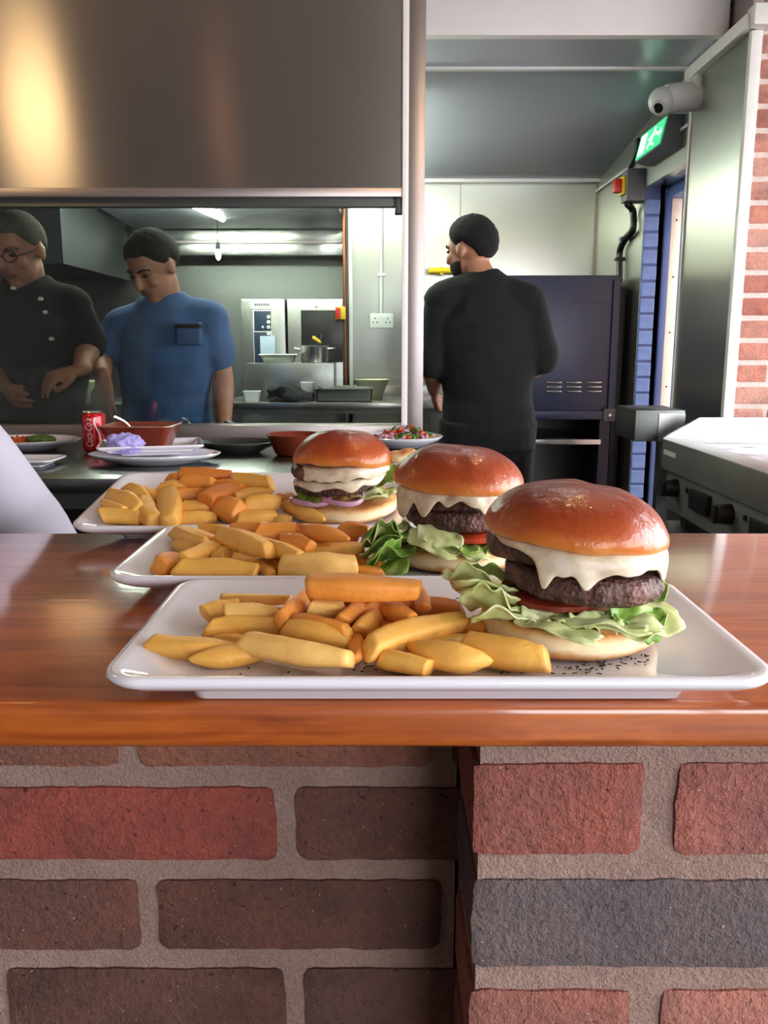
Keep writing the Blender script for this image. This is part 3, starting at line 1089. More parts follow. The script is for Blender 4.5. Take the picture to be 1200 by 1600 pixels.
spoon('serving_spoon', 'steel spoon leaning out of the square terracotta dish', (p.x - 0.03, p.y + 0.09, zd + 0.022), (p.x - 0.085, p.y + 0.03, zd + 0.088))
# napkin: crumpled sheet
bm = NB()
bmesh.ops.create_icosphere(bm, subdivisions=4, radius=1.0)
for v in bm.verts:
    n_ = v.co.normalized()
    f = 1 + 0.5 * (abs(fn3(n_, 1.9, 4.0)) - 0.2) + 0.14 * fn3(n_, 4.5, 2.0)
    v.co = Vector((n_.x * 0.046 * f, n_.y * 0.022 * f, max(-0.022, n_.z * 0.030 * f)))
nap = obj('paper_napkin', bm, 'napkin', loc=(p.x - 0.045, p.y - 0.028, zd + 0.020), angle=0.35)
tag(nap, 'crumpled pale violet paper napkin in front of the terracotta dish', 'napkin')
# glass bowl with film, small terracotta bowl, salad plate
p = onz(372, 706, zb0)
oval_plate('shallow_dish', 'shallow dark metal dish on the bench behind the chips', (p.x, p.y, zb0), 0.115, 0.09, 0.028, mat='steel_dark')
p = onz(458, 714, zb0)
bm = lathe(NB(), [(0.05, 0), (0.056, 0.004), (0.075, 0.05), (0.08, 0.056), (0.077, 0.058), (0.071, 0.05), (0.05, 0.01)], 32)
tag(obj('terracotta_bowl', bm, 'terracotta', loc=(p.x, p.y + 0.06, zb0)), 'small round terracotta bowl on the bench behind a burger', 'bowl')
p = onz(628, 702, zb0)
oval_plate('salad_plate', 'white oval plate of chopped salad at the bench end', (p.x, p.y + 0.07, zb0), 0.125, 0.12, 0.03)
sal = thing('chopped_salad', 'chopped salad of leaves tomato and red onion', 'salad', (p.x + 0.01, p.y + 0.07, zb0 + 0.022))
for nm, mt, n_, sd in (('leaves', 'salad_green', 60, 1), ('tomato_pieces', 'salad_red', 34, 2), ('onion_pieces', 'salad_onion', 30, 3)):
    tag(heap(nm, n_, 0.085, 0.075, 0.026, 0.013, mt, sal, sd), kind='stuff')

# ================================================================== KITCHEN FURNITURE
tz = 0.957
tab = thing('prep_table', 'stainless prep table along the kitchen back wall', 'table', (0, 0, 0))
tx0, tx1 = at(345, 632, 4.35).x, at(690, 632, 4.35).x
obj('table_top', bx(tx0, tx1, 4.35, 4.98, tz - 0.03, tz, bev=0.003), 'steel', tab)
obj('upstand', bx(tx0 + 0.12, tx1, 4.945, 4.985, tz, tz + 0.06, bev=0.002), 'steel', tab)
obj('lower_panel', bx(tx0 + 0.05, tx1, 4.62, 4.63, 0.1, tz - 0.07), 'steel_wall', tab)
for px_ in (368, 540, 545, 660):
    x = at(px_, 650, 4.4).x
    obj('leg', bx(x, x + 0.04, 4.38, 4.42, 0, tz - 0.03), 'steel_dark', tab)
obj('apron', bx(tx0, tx1, 4.36, 4.37, tz - 0.055, tz - 0.03), 'steel_dark', tab)
# steel box on the table
xa, xb = at(385, 590, 4.7).x, at(522, 590, 4.7).x
z1 = at(450, 567, 4.7).z
tag(obj('steel_box', bx(xa, xb, 4.7, 4.94, tz + 0.0005, z1, bev=0.004), 'steel', None), 'plain steel box on the prep table with pot on top', 'box')
# pot
p = Vector((at(491, 560, 4.8).x, 4.82, z1))
pot = thing('cooking_pot', 'aluminium cooking pot with two handles on steel box', 'pot', p)
bm = lathe(NB(), [(0.07, 0), (0.076, 0.003), (0.078, 0.085), (0.081, 0.09), (0.078, 0.092), (0.074, 0.088), (0.072, 0.03)], 36)
obj('pot_body', bm, 'aluminium', pot)
for s in (-1, 1):
    bm = NB()
    sweep(bm, smooth_path([(s * 0.076, -0.025, 0.074), (s * 0.108, -0.02, 0.078), (s * 0.108, 0.02, 0.078), (s * 0.076, 0.025, 0.074)], 5), [0.005] * 16, 8)
    obj('handle', bm, 'aluminium', pot)
lad = thing('ladle', 'dark ladle with a modelled yellow reflection standing in the cooking pot', 'ladle', p + Vector((0.01, 0, 0.05)))
bm = NB(); sweep(bm, [(0, 0, -0.018), (0.035, 0, 0.10)], [0.006, 0.008], 8)
obj('handle', bm, 'black_plastic', lad)
bm = NB(); sweep(bm, [(0.022, -0.004, 0.06), (-0.012, -0.004, 0.085)], [0.008, 0.01], 8)
obj('yellow_reflection', bm, 'yellow_plastic', lad)  # yellow rod modelled in place of a reflection
bm = NB(); ellipsoid(bm, (-0.005, 0, -0.022), (0.022, 0.022, 0.012))
obj('bowl', bm, 'aluminium', lad)
# foil container
p = Vector((at(436, 566, 4.78).x, 4.78, z1))
fo = thing('foil_tray', 'crimped white foil tray beside the cooking pot', 'tray', p)
bm = NB()
rings = []
for hw, hd, z, am in ((0.075, 0.04, 0, 0.0), (0.078, 0.043, 0.003, 0.002), (0.09, 0.055, 0.04, 0.004), (0.104, 0.066, 0.043, 0.002), (0.102, 0.064, 0.047, 0.002), (0.086, 0.05, 0.038, 0.003), (0.074, 0.038, 0.006, 0)):
    L = rounded_loop(hw, hd, 0.012, z, 5)
    rings.append([bm.verts.new(q + Vector((am * math.sin(i * 2.1), am * math.cos(i * 2.1), 0))) for i, q in enumerate(L)])
ring_faces(bm, rings); bm.faces.new(rings[0][::-1]); bm.faces.new(rings[-1])
obj('tray_body', bm, 'foil', fo)
# ovens behind
def oven(name, label, x0, x1, y0, y1, z0, z1):
    t = thing(name, label, 'oven', ((x0 + x1) / 2, y0, z0))
    o = obj('body', bx(-(x1 - x0) / 2, (x1 - x0) / 2, 0, y1 - y0, 0, z1 - z0, bev=0.006), 'steel', t)
    return t
yo = 5.0
ox0, ox1, ox2 = at(383, 520, yo).x, at(446, 520, yo).x, at(538, 520, yo).x
zo1 = at(450, 467, yo).z
ov = oven('combi_oven', 'steel combi oven with dark blue control panel', ox0 - 0.02, ox1, yo, 5.4, 0.5, zo1)
c = (ox0 - 0.02 + ox1) / 2
def orel(px, py): 
    q = at(px, py, yo)
    return q.x - c, q.z - 0.5
def plate_on(parent, name, pxa, pya, pxb, pyb, mat, y=-0.006, th=0.008, rel=orel):
    (xa, za), (xb, zb_) = rel(pxa, pya), rel(pxb, pyb)
    return obj(name, bx(xa, xb, y, y + th, zb_, za, bev=0.001), mat, parent)
plate_on(ov, 'brand_plate', 393, 470, 425, 483, 'white_trim')
bm = NB()
xa, za = orel(398, 476)
for i in range(7):
    box(bm, xa + i * 0.0125, xa + i * 0.0125 + 0.008, -0.0075, -0.006, za - 0.006, za + 0.006)
obj('brand_mark', bm, 'grey_plastic', ov)
plate_on(ov, 'panel_frame', 395, 484, 426, 566, 'white_trim')
cp = plate_on(ov, 'control_panel', 397, 486, 424, 517, 'panel_blue', -0.009)
plate_on(ov, 'control_panel', 397, 519, 424, 566, 'panel_blue', -0.009)
for i, py in enumerate((495, 503, 511, 521)):
    xk, zk = orel(420, py)
    bm = NB(); sweep(bm, [(xk, -0.009, zk), (xk, -0.018, zk)], [0.011, 0.010], 12, cap=False)
    obj('knob', bm, 'white_plastic', ov)
xk, zk = orel(411, 511)
bm = NB(); sweep(bm, [(xk, -0.009, zk), (xk, -0.014, zk)], [0.007, 0.006], 10, cap=False)
obj('knob', bm, 'white_plastic', ov)
tag(plate_on(ov, 'paper_note', 407, 525, 431, 556, 'paper_blue', -0.020, 0.002), 'pale blue paper note')
ov2 = oven('wall_oven', 'steel cabinet with wide dark opening behind the cooking pot', ox1 + 0.012, ox2, yo, 5.4, 0.5, zo1)
c2 = (ox1 + 0.012 + ox2) / 2
def orel2(px, py):
    q = at(px, py, yo)
    return q.x - c2, q.z - 0.5
plate_on(ov2, 'oven_window', 470, 486, 536, 566, 'soot', -0.004, 0.006, orel2)
plate_on(ov2, 'shelf_edge', 470, 484, 536, 486, 'steel_frame', -0.008, 0.01, orel2)
(xk, zk) = orel2(494, 478)
bm = NB(); sweep(bm, [(xk, 0.0, zk), (xk, -0.014, zk)], [0.007, 0.006], 10, cap=False)
obj('knob', bm, 'white_plastic', ov2)
# red yellow switch beside the copper pipe
q = at(532, 489, 4.95)
sw_ = thing('isolator_switch', 'red and yellow isolator switch beside the copper pipe', 'switch', q)
obj('box', bx(-0.028, 0.028, 0, 0.05, -0.035, 0.035, bev=0.003), 'yellow_plastic', sw_)
obj('dial', bx(-0.026, 0.0, -0.02, 0.0, -0.028, 0.028, bev=0.003), 'red_plastic', sw_)
# copper pipe at the corner, conduit and double socket
x = at(539, 450, 4.97).x
bm = NB(); sweep(bm, [(x, 4.97, 0.9), (x, 4.97, zb)], [0.011, 0.011], 12, cap=False)
tag(obj('copper_pipe', bm, 'copper'), 'tall copper pipe at the corner of steel wall', 'pipe')
tag(obj('corner_strip', bx(-0.198, -0.178, 4.985, 5.0, 0.9, zb, bev=0.001), 'white_trim'), 'white edge strip on the steel wall corner', 'trim', kind='structure')
x = at(596, 450, 4.98).x
zs0 = at(596, 491, 4.98).z
cd = thing('cable_conduit', 'white cable conduit running down to the double socket', 'conduit', (x, 4.985, zs0))
bm = NB(); sweep(bm, [(0, 0, 0), (0, 0, zb - zs0)], [0.011, 0.011], 10, cap=False)
obj('pipe', bm, 'white_plastic', cd)
obj('clip', bx(-0.022, 0.022, -0.015, 0.012, at(596, 429, 4.98).z - zs0 - 0.008, at(596, 429, 4.98).z - zs0 + 0.008, bev=0.002), 'white_plastic', cd)
so = thing('double_socket', 'white double wall socket on the steel wall', 'socket', (x, 4.97, at(596, 501, 4.98).z))
obj('plate', bx(-0.066, 0.066, 0, 0.03, -0.04, 0.04, bev=0.004), 'white_plastic', so)
for s in (-1, 1):
    for dx, dz in ((0, 0.012), (-0.011, -0.010), (0.011, -0.010)):
        obj('pin_hole', bx(s * 0.036 + dx - 0.003, s * 0.036 + dx + 0.003, -0.001, 0.002, dz - 0.004, dz + 0.004), 'black_hole', so)
    obj('rocker', bx(s * 0.012 - 0.006, s * 0.012 + 0.006, -0.005, 0.002, 0.008, 0.024, bev=0.001), 'white_plastic', so)

# things on the prep table
def tub(name, label, px, py, Y, r0, r1, h, mat, cat='tub', sq=False):
    q = at(px, py, Y)
    bm = NB()
    if sq:
        rings = []
        for hw, z in ((r0, 0), (r1, h), (r1 * 1.06, h), (r1 * 1.06, h + 0.004), (r1 * 0.94, h + 0.004), (r0 * 0.94, 0.006)):
            rings.append([bm.verts.new(v) for v in rounded_loop(hw, hw * 0.8, 0.01, z, 4)])
        ring_faces(bm, rings); bm.faces.new(rings[0][::-1]); bm.faces.new(rings[-1])
    else:
        lathe(bm, [(r0 * 0.96, 0), (r0, 0.002), (r1, h), (r1 * 1.03, h + 0.003), (r1 * 0.97, h + 0.004), (r1 * 0.93, h - 0.004), (r0 * 0.93, 0.006)], 28)
    return tag(obj(name, bm, mat, loc=(q.x, Y, tz + 0.0005)), label, cat)
tub('plastic_tub', 'small white plastic tub beside the black cloth', 394, 628, 4.45, 0.035, 0.042, 0.05, 'white_plastic', sq=True)
tub('paper_cup', 'white cup standing behind the black cloth', 481, 620, 4.62, 0.030, 0.038, 0.088, 'white_plastic', 'cup')
tub('mixing_bowl', 'cream plastic mixing bowl on the prep table', 581, 628, 4.82, 0.058, 0.095, 0.095, 'cream_plastic', 'bowl')
# black cloth heap
bm = NB()
bmesh.ops.create_icosphere(bm, subdivisions=4, radius=1.0)
for v in bm.verts:
    n_ = v.co.normalized()
    f = 1 + 0.5 * fn3(n_, 1.8, 7.0) + 0.18 * fn3(n_, 5, 1.0)
    v.co = Vector((n_.x * 0.115 * f, n_.y * 0.08 * f, max(0, n_.z * 0.075 * f + 0.012)))
q = at(455, 632, 4.48)
tag(obj('black_cloth', bm, 'black_cloth', loc=(q.x, 4.48, tz + 0.0005)), 'crumpled black cloth lying on the prep table', 'cloth')
# steel gastro tray
q0, q1 = at(491, 632, 4.4).x, at(582, 632, 4.4).x
tr = thing('gastro_tray', 'shallow steel tray on the prep table front edge', 'tray', ((q0 + q1) / 2, 4.55, tz + 0.0005))
hw = (q1 - q0) / 2
bm = NB()
rings = []
for a_, b_, r_, z in ((hw * .92, 0.11, 0.015, 0), (hw * .96, 0.12, 0.02, 0.004), (hw * .98, 0.125, 0.02, 0.058), (hw * 1.02, 0.135, 0.022, 0.062), (hw * 1.02, 0.135, 0.022, 0.065), (hw * .95, 0.12, 0.02, 0.06), (hw * .9, 0.11, 0.015, 0.008)):
    rings.append([bm.verts.new(v) for v in rounded_loop(a_, b_, r_, z, 5)])
ring_faces(bm, rings); bm.faces.new(rings[0][::-1]); bm.faces.new(rings[-1])
obj('tray_body', bm, 'steel_dark', tr)
# pale green tub between the chefs
st = thing('side_table', 'low steel stand behind the two chefs', 'stand', (-1.42, 4.3, 0))
obj('stand_top', bx(-0.4, 0.35, -0.25, 0.25, 0.94, 0.97, bev=0.003), 'steel_dark', st)
for sx in (-0.36, 0.28):
    for sy in (-0.22, 0.18):
        obj('leg', bx(sx, sx + 0.04, sy, sy + 0.04, 0, 0.94), 'steel_dark', st)
q = at(141, 590, 4.15)
bm = NB()
lathe(bm, [(0.06, 0), (0.066, 0.003), (0.078, 0.10), (0.082, 0.104), (0.076, 0.106), (0.07, 0.09), (0.06, 0.01)], 28)
tag(obj('green_tub', bm, simple('pale_green_plastic', '#b8c8a0', 0.4), loc=(q.x, 4.15, 0.97)), 'pale green tub on the stand between two chefs', 'tub')

# added bulb standing in for a glow reflected in the window glass
q = at(341, 397, 4.3)
hl = thing('reflection_glow', 'small glowing bulb standing in for a reflection in the window glass', 'lamp', q)
bm = NB(); ellipsoid(bm, (0, 0, 0), (0.014, 0.014, 0.03))
obj('bulb', bm, 'reflection_emit', hl)
bm = NB(); sweep(bm, [(0, 0, 0.028), (0, 0, 0.05)], [0.012, 0.010], 10)
obj('bulb_cap', bm, 'grey_plastic', hl)
bm = NB(); sweep(bm, [(0, 0, 0.05), (0, 0, zh0 - q.z + 0.03)], [0.002, 0.002], 6, cap=False)
obj('cord', bm, 'black_plastic', hl)

# ---------------- navy pizza oven
YO = 4.2
nx0, nx1 = at(790, 500, YO).x, at(966, 500, YO).x
nz1, nz0 = at(900, 430, YO).z, at(900, 652, YO).z
po = thing('pizza_oven', 'tall dark navy oven on legs against the back wall', 'oven', ((nx0 + nx1) / 2, YO, 0))
c3 = (nx0 + nx1) / 2
hw = (nx1 - nx0) / 2
obj('body', bx(-hw, hw, 0, 0.75, nz0, nz1, bev=0.008), 'navy', po)
obj('base_rail', bx(-hw, hw, -0.012, 0.02, nz0 - 0.01, nz0 + 0.03, bev=0.003), 'navy', po)
obj('dark_side_fill', bx(hw, XW - c3 - 0.02, 0.05, 0.7, 0.02, nz1 - 0.05, bev=0.004), 'navy_dark', po)  # dark panel filling the strip between oven and wall
obj('corner_post', bx(hw - 0.03, hw, -0.012, 0.0, nz0, nz1 - 0.02), 'navy', po)
for px_ in (866, 897, 929):
    for py in (598, 605, 612):
        a_, b_ = at(px_ - 10, py, YO), at(px_ + 10, py, YO)
        bm = NB()
        sweep(bm, [(a_.x - c3, -0.002, a_.z), (b_.x - c3, -0.002, b_.z)], [(0.005, 0.006)] * 2, 8)
        obj('vent_slot', bm, 'steel', po)
for px_, py in ((905, 472), (936, 472)):
    a_ = at(px_, py, YO)
    obj('vent_slot', bx(a_.x - c3 - 0.03, a_.x - c3 + 0.03, -0.003, 0.0, a_.z - 0.003, a_.z + 0.003), 'navy_dark', po)
a_ = at(951, 648, YO)
fb = obj('fixing_bracket', bx(a_.x - c3 - 0.028, a_.x - c3 + 0.028, -0.02, 0.0, a_.z - 0.03, a_.z + 0.03, bev=0.002), 'grey_plastic', po)
bm = NB(); sweep(bm, [(a_.x - c3, -0.026, a_.z), (a_.x - c3, -0.019, a_.z)], [0.007, 0.007], 8, cap=False)
obj('bolt', bm, 'aluminium', fb)
for xx in (-hw + 0.01, hw - 0.06):
    for yy in (0.02, 0.66):
        obj('leg', bx(xx, xx + 0.05, yy, yy + 0.05, 0, nz0), 'navy', po)
zsf = at(890, 686, YO).z
obj('stand_shelf', bx(-hw, hw - 0.06, -0.02, 0.6, zsf - 0.025, zsf, bev=0.003), 'steel', po)
obj('stand_back', bx(-hw, hw, 0.62, 0.64, 0.05, nz0), 'steel_dark', po)

# yellow pipe by the man's face
q0, q1 = at(670, 423, 4.93), at(760, 423, 4.93)
yp = thing('yellow_gas_pipe', 'short yellow gas pipe on the back wall', 'pipe', q0)
bm = NB(); sweep(bm, [(0, 0, 0), (q1.x - q0.x, 0, 0)], [0.017, 0.017], 12, cap=False)
obj('pipe', bm, 'yellow_plastic', yp)
obj('pipe_clip', bx(0.06, 0.08, -0.01, 0.07, -0.022, 0.022), 'yellow_plastic', yp)

# ---------------- fixtures on the right
q = at(1034, 158, 3.46)
cc = thing('security_camera', 'white turret security camera above the door', 'camera', q)
bm = NB(); ellipsoid(bm, (0, 0, 0), (0.05, 0.05, 0.05))
obj('ball', bm, 'white_plastic', cc)
bm = NB(); sweep(bm, [(-0.012, -0.022, -0.018), (-0.025, -0.046, -0.036)], [0.026, 0.022], 16, cap=False)
ln = obj('lens_barrel', bm, 'white_plastic', cc)
bm = NB(); sweep(bm, [(-0.025, -0.046, -0.036), (-0.027, -0.048, -0.038)], [0.019, 0.018], 16, cap=False)
obj('lens', bm, 'black_plastic', ln)
dxw = XW - q.x
bm = NB(); sweep(bm, [(0.02, 0.01, 0.01), (0.05, 0.012, 0.015), (dxw, 0.012, 0.02)], [0.05, 0.052, 0.052], 20, cap=False)
obj('base', bm, 'white_plastic', cc)
bm = NB(); sweep(bm, [(dxw - 0.015, -0.02, 0.07), (dxw - 0.015, -0.02, 0.03)], [0.02, 0.016], 12)
obj('cable_gland', bm, 'white_plastic', cc)

y0_, y1_ = 3.62, 3.98
ez0, ez1 = at(1035, 246, 3.8).z, at(1035, 196, 3.8).z
es = thing('exit_sign', 'green illuminated running man exit sign above the door', 'sign', (XW, (y0_ + y1_) / 2, (ez0 + ez1) / 2))
hy, hz = (y1_ - y0_) / 2, (ez1 - ez0) / 2
bm = NB()
prof = [(-0.0, -hz), (-0.035, -hz), (-0.085, -hz * 0.8), (-0.06, hz), (0.0, hz)]
L_ = [bm.verts.new((x, -hy, z)) for x, z in prof]
R_ = [bm.verts.new((x, hy, z)) for x, z in prof]
for i in range(5):
    j = (i + 1) % 5
    bm.faces.new((L_[i], L_[j], R_[j], R_[i]))
bm.faces.new(L_[::-1]); bm.faces.new(R_)
obj('housing', bm, 'grey_plastic', es, smooth=False)
# face plate lies on the slanted front
A, B = Vector((-0.085, 0, -hz * 0.8)), Vector((-0.06, 0, hz))
up_ = (B - A).normalized()
nrm = Vector((-up_.z, 0, up_.x))
if nrm.x > 0: nrm = -nrm
def sign_pt(u, v, o=0.002):      # u along y 0..1 (towards camera first), v up 0..1
    return A + (B - A) * v + Vector((0, -hy + 2 * hy * u, 0)) + nrm * o
bm = NB()
a_ = [bm.verts.new(sign_pt(u, v, 0.001)) for u, v in ((0.04, 0.06), (0.96, 0.06), (0.96, 0.94), (0.04, 0.94))]
b_ = [bm.verts.new(sign_pt(u, v, 0.006)) for u, v in ((0.04, 0.06), (0.96, 0.06), (0.96, 0.94), (0.04, 0.94))]
ring_faces(bm, [a_, b_]); bm.faces.new(b_); bm.faces.new(a_[::-1])
fp = obj('face', bm, 'exit_green', es, smooth=False)
def flat_poly(name, polys, mat, parent, o):
    bm = NB()
    for poly in polys:
        bm.faces.new([bm.verts.new(sign_pt(u, v, o)) for u, v in poly])
    return obj(name, bm, mat, parent, smooth=False)
man = [[(0.36 + 0.035 * math.cos(t), 0.78 + 0.07 * math.sin(t)) for t in [i * 0.628 for i in range(10)]],
       [(0.34, 0.70), (0.42, 0.66), (0.46, 0.40), (0.38, 0.38)],
       [(0.40, 0.40), (0.46, 0.42), (0.56, 0.24), (0.52, 0.16), (0.49, 0.18), (0.48, 0.26)],
       [(0.38, 0.38), (0.44, 0.38), (0.38, 0.22), (0.28, 0.16), (0.26, 0.21), (0.34, 0.26)],
       [(0.42, 0.66), (0.52, 0.54), (0.58, 0.56), (0.56, 0.50), (0.50, 0.46), (0.41, 0.58)],
       [(0.34, 0.70), (0.24, 0.60), (0.27, 0.48), (0.30, 0.50), (0.28, 0.58), (0.36, 0.64)]]
flat_poly('running_man', man, 'exit_white', fp, 0.0075)
flat_poly('doorway_mark', [[(0.66, 0.14), (0.90, 0.14), (0.90, 0.86), (0.66, 0.86)]], 'exit_white', fp, 0.0072)
flat_poly('arrow', [[(0.06, 0.5), (0.14, 0.68), (0.14, 0.55), (0.22, 0.55), (0.22, 0.45), (0.14, 0.45), (0.14, 0.32)]], 'exit_white', fp, 0.0072)

q = at(984, 291, 4.14)
iso = thing('isolator_switch', 'grey isolator box with red knob above the navy oven', 'switch', (XW, 4.14, q.z))
obj('box', bx(-0.085, 0, -0.05, 0.05, -0.07, 0.07, bev=0.006), 'grey_plastic', iso)
obj('yellow_plate', bx(-0.10, -0.085, -0.035, 0.035, -0.04, 0.04, bev=0.003), 'yellow_plastic', iso)
obj('red_knob', bx(-0.135, -0.10, -0.022, 0.022, -0.03, 0.03, bev=0.006), 'red_plastic', iso)
pp = [at(995, 240, 4.16), at(989, 268, 4.16)]
cab = thing('cable_conduit', 'black flexible conduit hanging from the isolator box', 'conduit', (XW - 0.03, 4.16, q.z))
def rel_c(px, py, Y=0, dx=0.0):
    d = ray(px, py)
    return Vector((0, 0, CAM_Z)) + d * ((XW - 0.024) / d.x) - Vector((XW - 0.03, 4.16, q.z))
bm = NB()
sweep(bm, smooth_path([Vector((-0.03, -0.02, 0.075)), Vector((-0.005, 0, 0.12)), Vector((0.005, 0.0, 0.2))], 5), [0.014] * 11, 10)
obj('upper_cable', bm, 'black_plastic', cab)
bm = NB()
pth = smooth_path([Vector((-0.03, 0, -0.075)), rel_c(989, 330, 4.3), rel_c(989, 358, 4.4), rel_c(978, 372, 4.5), rel_c(969, 390, 4.6), rel_c(968, 412, 4.6), rel_c(968, 438, 4.6)], 6)
sweep(bm, pth, [0.016] * len(pth), 10)
obj('lower_cable', bm, 'black_plastic', cab)
for px_, py, Yc in ((976, 373, 4.5), (968, 405, 4.6)):
    v = rel_c(px_, py, Yc)
    obj('clip', bx(v.x - 0.022, v.x + 0.022, v.y - 0.02, v.y + 0.02, v.z - 0.008, v.z + 0.008, bev=0.002), 'black_plastic', cab)

# steel ledge behind griddle
a0, a1 = at(993, 650, 2.95), at(1052, 650, 2.95)
lg = thing('steel_ledge', 'small steel box shelf projecting beside the griddle', 'shelf', (a0.x, 2.95, 0))
lz1, lz0 = at(1000, 641, 2.95).z, at(1000, 690, 2.95).z
obj('ledge_front', bx(0, 0.17, 0, 0.25, lz0, lz1, bev=0.003), 'steel_dark', lg)
obj('ledge_corner', bx(0.08, 0.17, -0.004, 0.0, lz0, lz1 - 0.01), 'steel', lg)
obj('ledge_leg', bx(0.12, 0.16, 0.1, 0.14, 0, lz0), 'steel_dark', lg)

# ---------------- griddle
gz = 0.94
gY1 = onz(1035, 684, gz).y
gX = onz(1035, 684, gz).x
gY0 = gY1 - 1.15
gr = thing('griddle', 'large steel griddle with knobs along the right of the bar', 'griddle', (gX, gY0, 0))
D_ = gY1 - gY0
W_ = 0.66
gb = 0.70
obj('griddle_body', bx(0.03, W_, 0, D_, gb, gz - 0.10, bev=0.004), 'steel_grey', gr)
obj('front_trough', bx(0.0, 0.09, -0.0, D_, gz - 0.10, gz - 0.002, bev=0.004), 'steel_grey', gr)
obj('hot_plate', bx(0.085, W_ - 0.02, 0.01, D_ - 0.02, gz - 0.06, gz - 0.018, bev=0.003), 'griddle', gr)
obj('plate_edge', bx(0.0, W_, 0.0, 0.014, gz - 0.1, gz, bev=0.002), 'steel', gr)
# far splash guard, sloping towards the front
zg = at(1090, 652, gY1).z
bm = NB()
prof = [(0.0, gz - 0.02), (0.0, gz), (0.115, zg), (W_, zg), (W_, gz - 0.06), (0.08, gz - 0.06)]
a_ = [bm.verts.new((x, D_ - 0.012, z)) for x, z in prof]
b_ = [bm.verts.new((x, D_ + 0.002, z)) for x, z in prof]
ring_faces(bm, [a_, b_]); bm.faces.new(a_[::-1]); bm.faces.new(b_)
obj('splash_guard', bm, 'aluminium', gr, smooth=False)
obj('back_guard', bx(W_ - 0.015, W_, 0.0, D_, gz - 0.1, zg + 0.02, bev=0.002), 'steel', gr)
obj('rating_label', bx(-0.002, 0.0, D_ - 0.14, D_ - 0.03, gz - 0.05, gz - 0.035), 'white_plastic', gr)
ctrl = obj('control_panel', bx(0.018, 0.032, 0.02, D_ - 0.01, gb + 0.01, gz - 0.105, bev=0.002), 'steel_grey', gr)
for fy in (0.90, 0.52, 0.14):
    y = D_ * fy
    bm = NB(); sweep(bm, [(0.02, y, 0.79), (-0.022, y, 0.79)], [0.030, 0.026], 18, cap=False)
    k_ = obj('knob', bm, 'black_plastic', ctrl)
    obj('pointer', bx(-0.030, -0.02, y - 0.006, y + 0.006, 0.765, 0.815, bev=0.002), 'black_plastic', k_)
    bm = NB(); sweep(bm, [(0.02, y - 0.10, 0.80), (0.012, y - 0.10, 0.80)], [0.008, 0.008], 10, cap=False)
    obj('indicator', bm, 'black_hole', ctrl)
for fy in (0.70, 0.32):
    y = D_ * fy
    obj('tap_cover', bx(0.0, 0.02, y - 0.07, y + 0.07, 0.755, 0.815, bev=0.003), 'black_plastic', ctrl)
for x in (0.06, W_ - 0.1):
    for y in (0.05, D_ - 0.10):
        obj('foot', bx(x, x + 0.05, y, y + 0.05, 0.655, gb, bev=0.003), 'black_plastic', gr)
gt = thing('griddle_table', 'low dark steel table carrying the griddle', 'table', (gX, gY0, 0))
obj('table_top', bx(-0.03, W_ + 0.05, -0.05, D_ + 0.03, 0.60, 0.655, bev=0.003), 'steel_dark', gt)
for x in (0.0, W_ - 0.02):
    for y in (0.0, D_ - 0.05):
        obj('leg', bx(x, x + 0.05, y, y + 0.05, 0, 0.60), 'steel_dark', gt)
obj('lower_shelf', bx(0, W_, 0.02, D_ - 0.02, 0.2, 0.22), 'steel_dark', gt)

# ---------------- pendants over the bar (seen mirrored in the steel panel)
def pendant(label, x, y, z, r=0.14, bulb='bulb'):
    t = thing('pendant_lamp', label, 'lamp', (x, y, z))
    bm = lathe(NB(), [(r, 0), (r * 0.98, 0.03), (r * 0.7, 0.12), (0.04, 0.2), (0.02, 0.22), (0.015, 0.215), (0.036, 0.195), (r * 0.67, 0.115), (r * 0.95, 0.03), (r * 0.97, 0.0)], 28)
    # keep it an open shade: drop the closing caps
    bm.verts.ensure_lookup_table()
    for v in list(bm.verts)[-2:]:
        bm.verts.remove(v)
    obj('shade', bm, 'copper', t)
    bm = NB(); ellipsoid(bm, (0, 0, 0.03), (0.035, 0.035, 0.05))
    obj('bulb', bm, bulb, t)
    bm = NB(); sweep(bm, [(0, 0, 0.2), (0, 0, 3.0 - z)], [0.004, 0.004], 6, cap=False)
    obj('cord', bm, 'black_plastic', t)
t = thing('globe_lamp', 'glowing amber globe lamp mirrored as a wide golden streak in the steel panel', 'lamp', (-1.60, 1.25, 2.28))
bm = NB(); ellipsoid(bm, (0, 0, 0), (0.15, 0.15, 0.17), None, 28, 18)
obj('globe', bm, mk_emit('amber_globe', (1.0, 0.66, 0.32), 8.0), t)
bm = lathe(NB(), [(0.06, 0.155), (0.065, 0.17), (0.04, 0.21), (0.012, 0.23)], 24)
obj('cap', bm, 'copper', t)
bm = NB(); sweep(bm, [(0, 0, 0.22), (0, 0, 0.72)], [0.004, 0.004], 6, cap=False)
obj('cord', bm, 'black_plastic', t)
pendant('copper pendant lamp mirrored as a thin orange streak in the steel panel', -0.81, 0.8, 2.40, 0.05, mk_emit('dim_copper_bulb', (1.0, 0.5, 0.25), 16))
pendant('copper pendant lamp glinting on the burger buns', 0.42, 1.2, 2.3, 0.12, mk_emit('bright_warm_bulb', (1.0, 0.66, 0.3), 170))

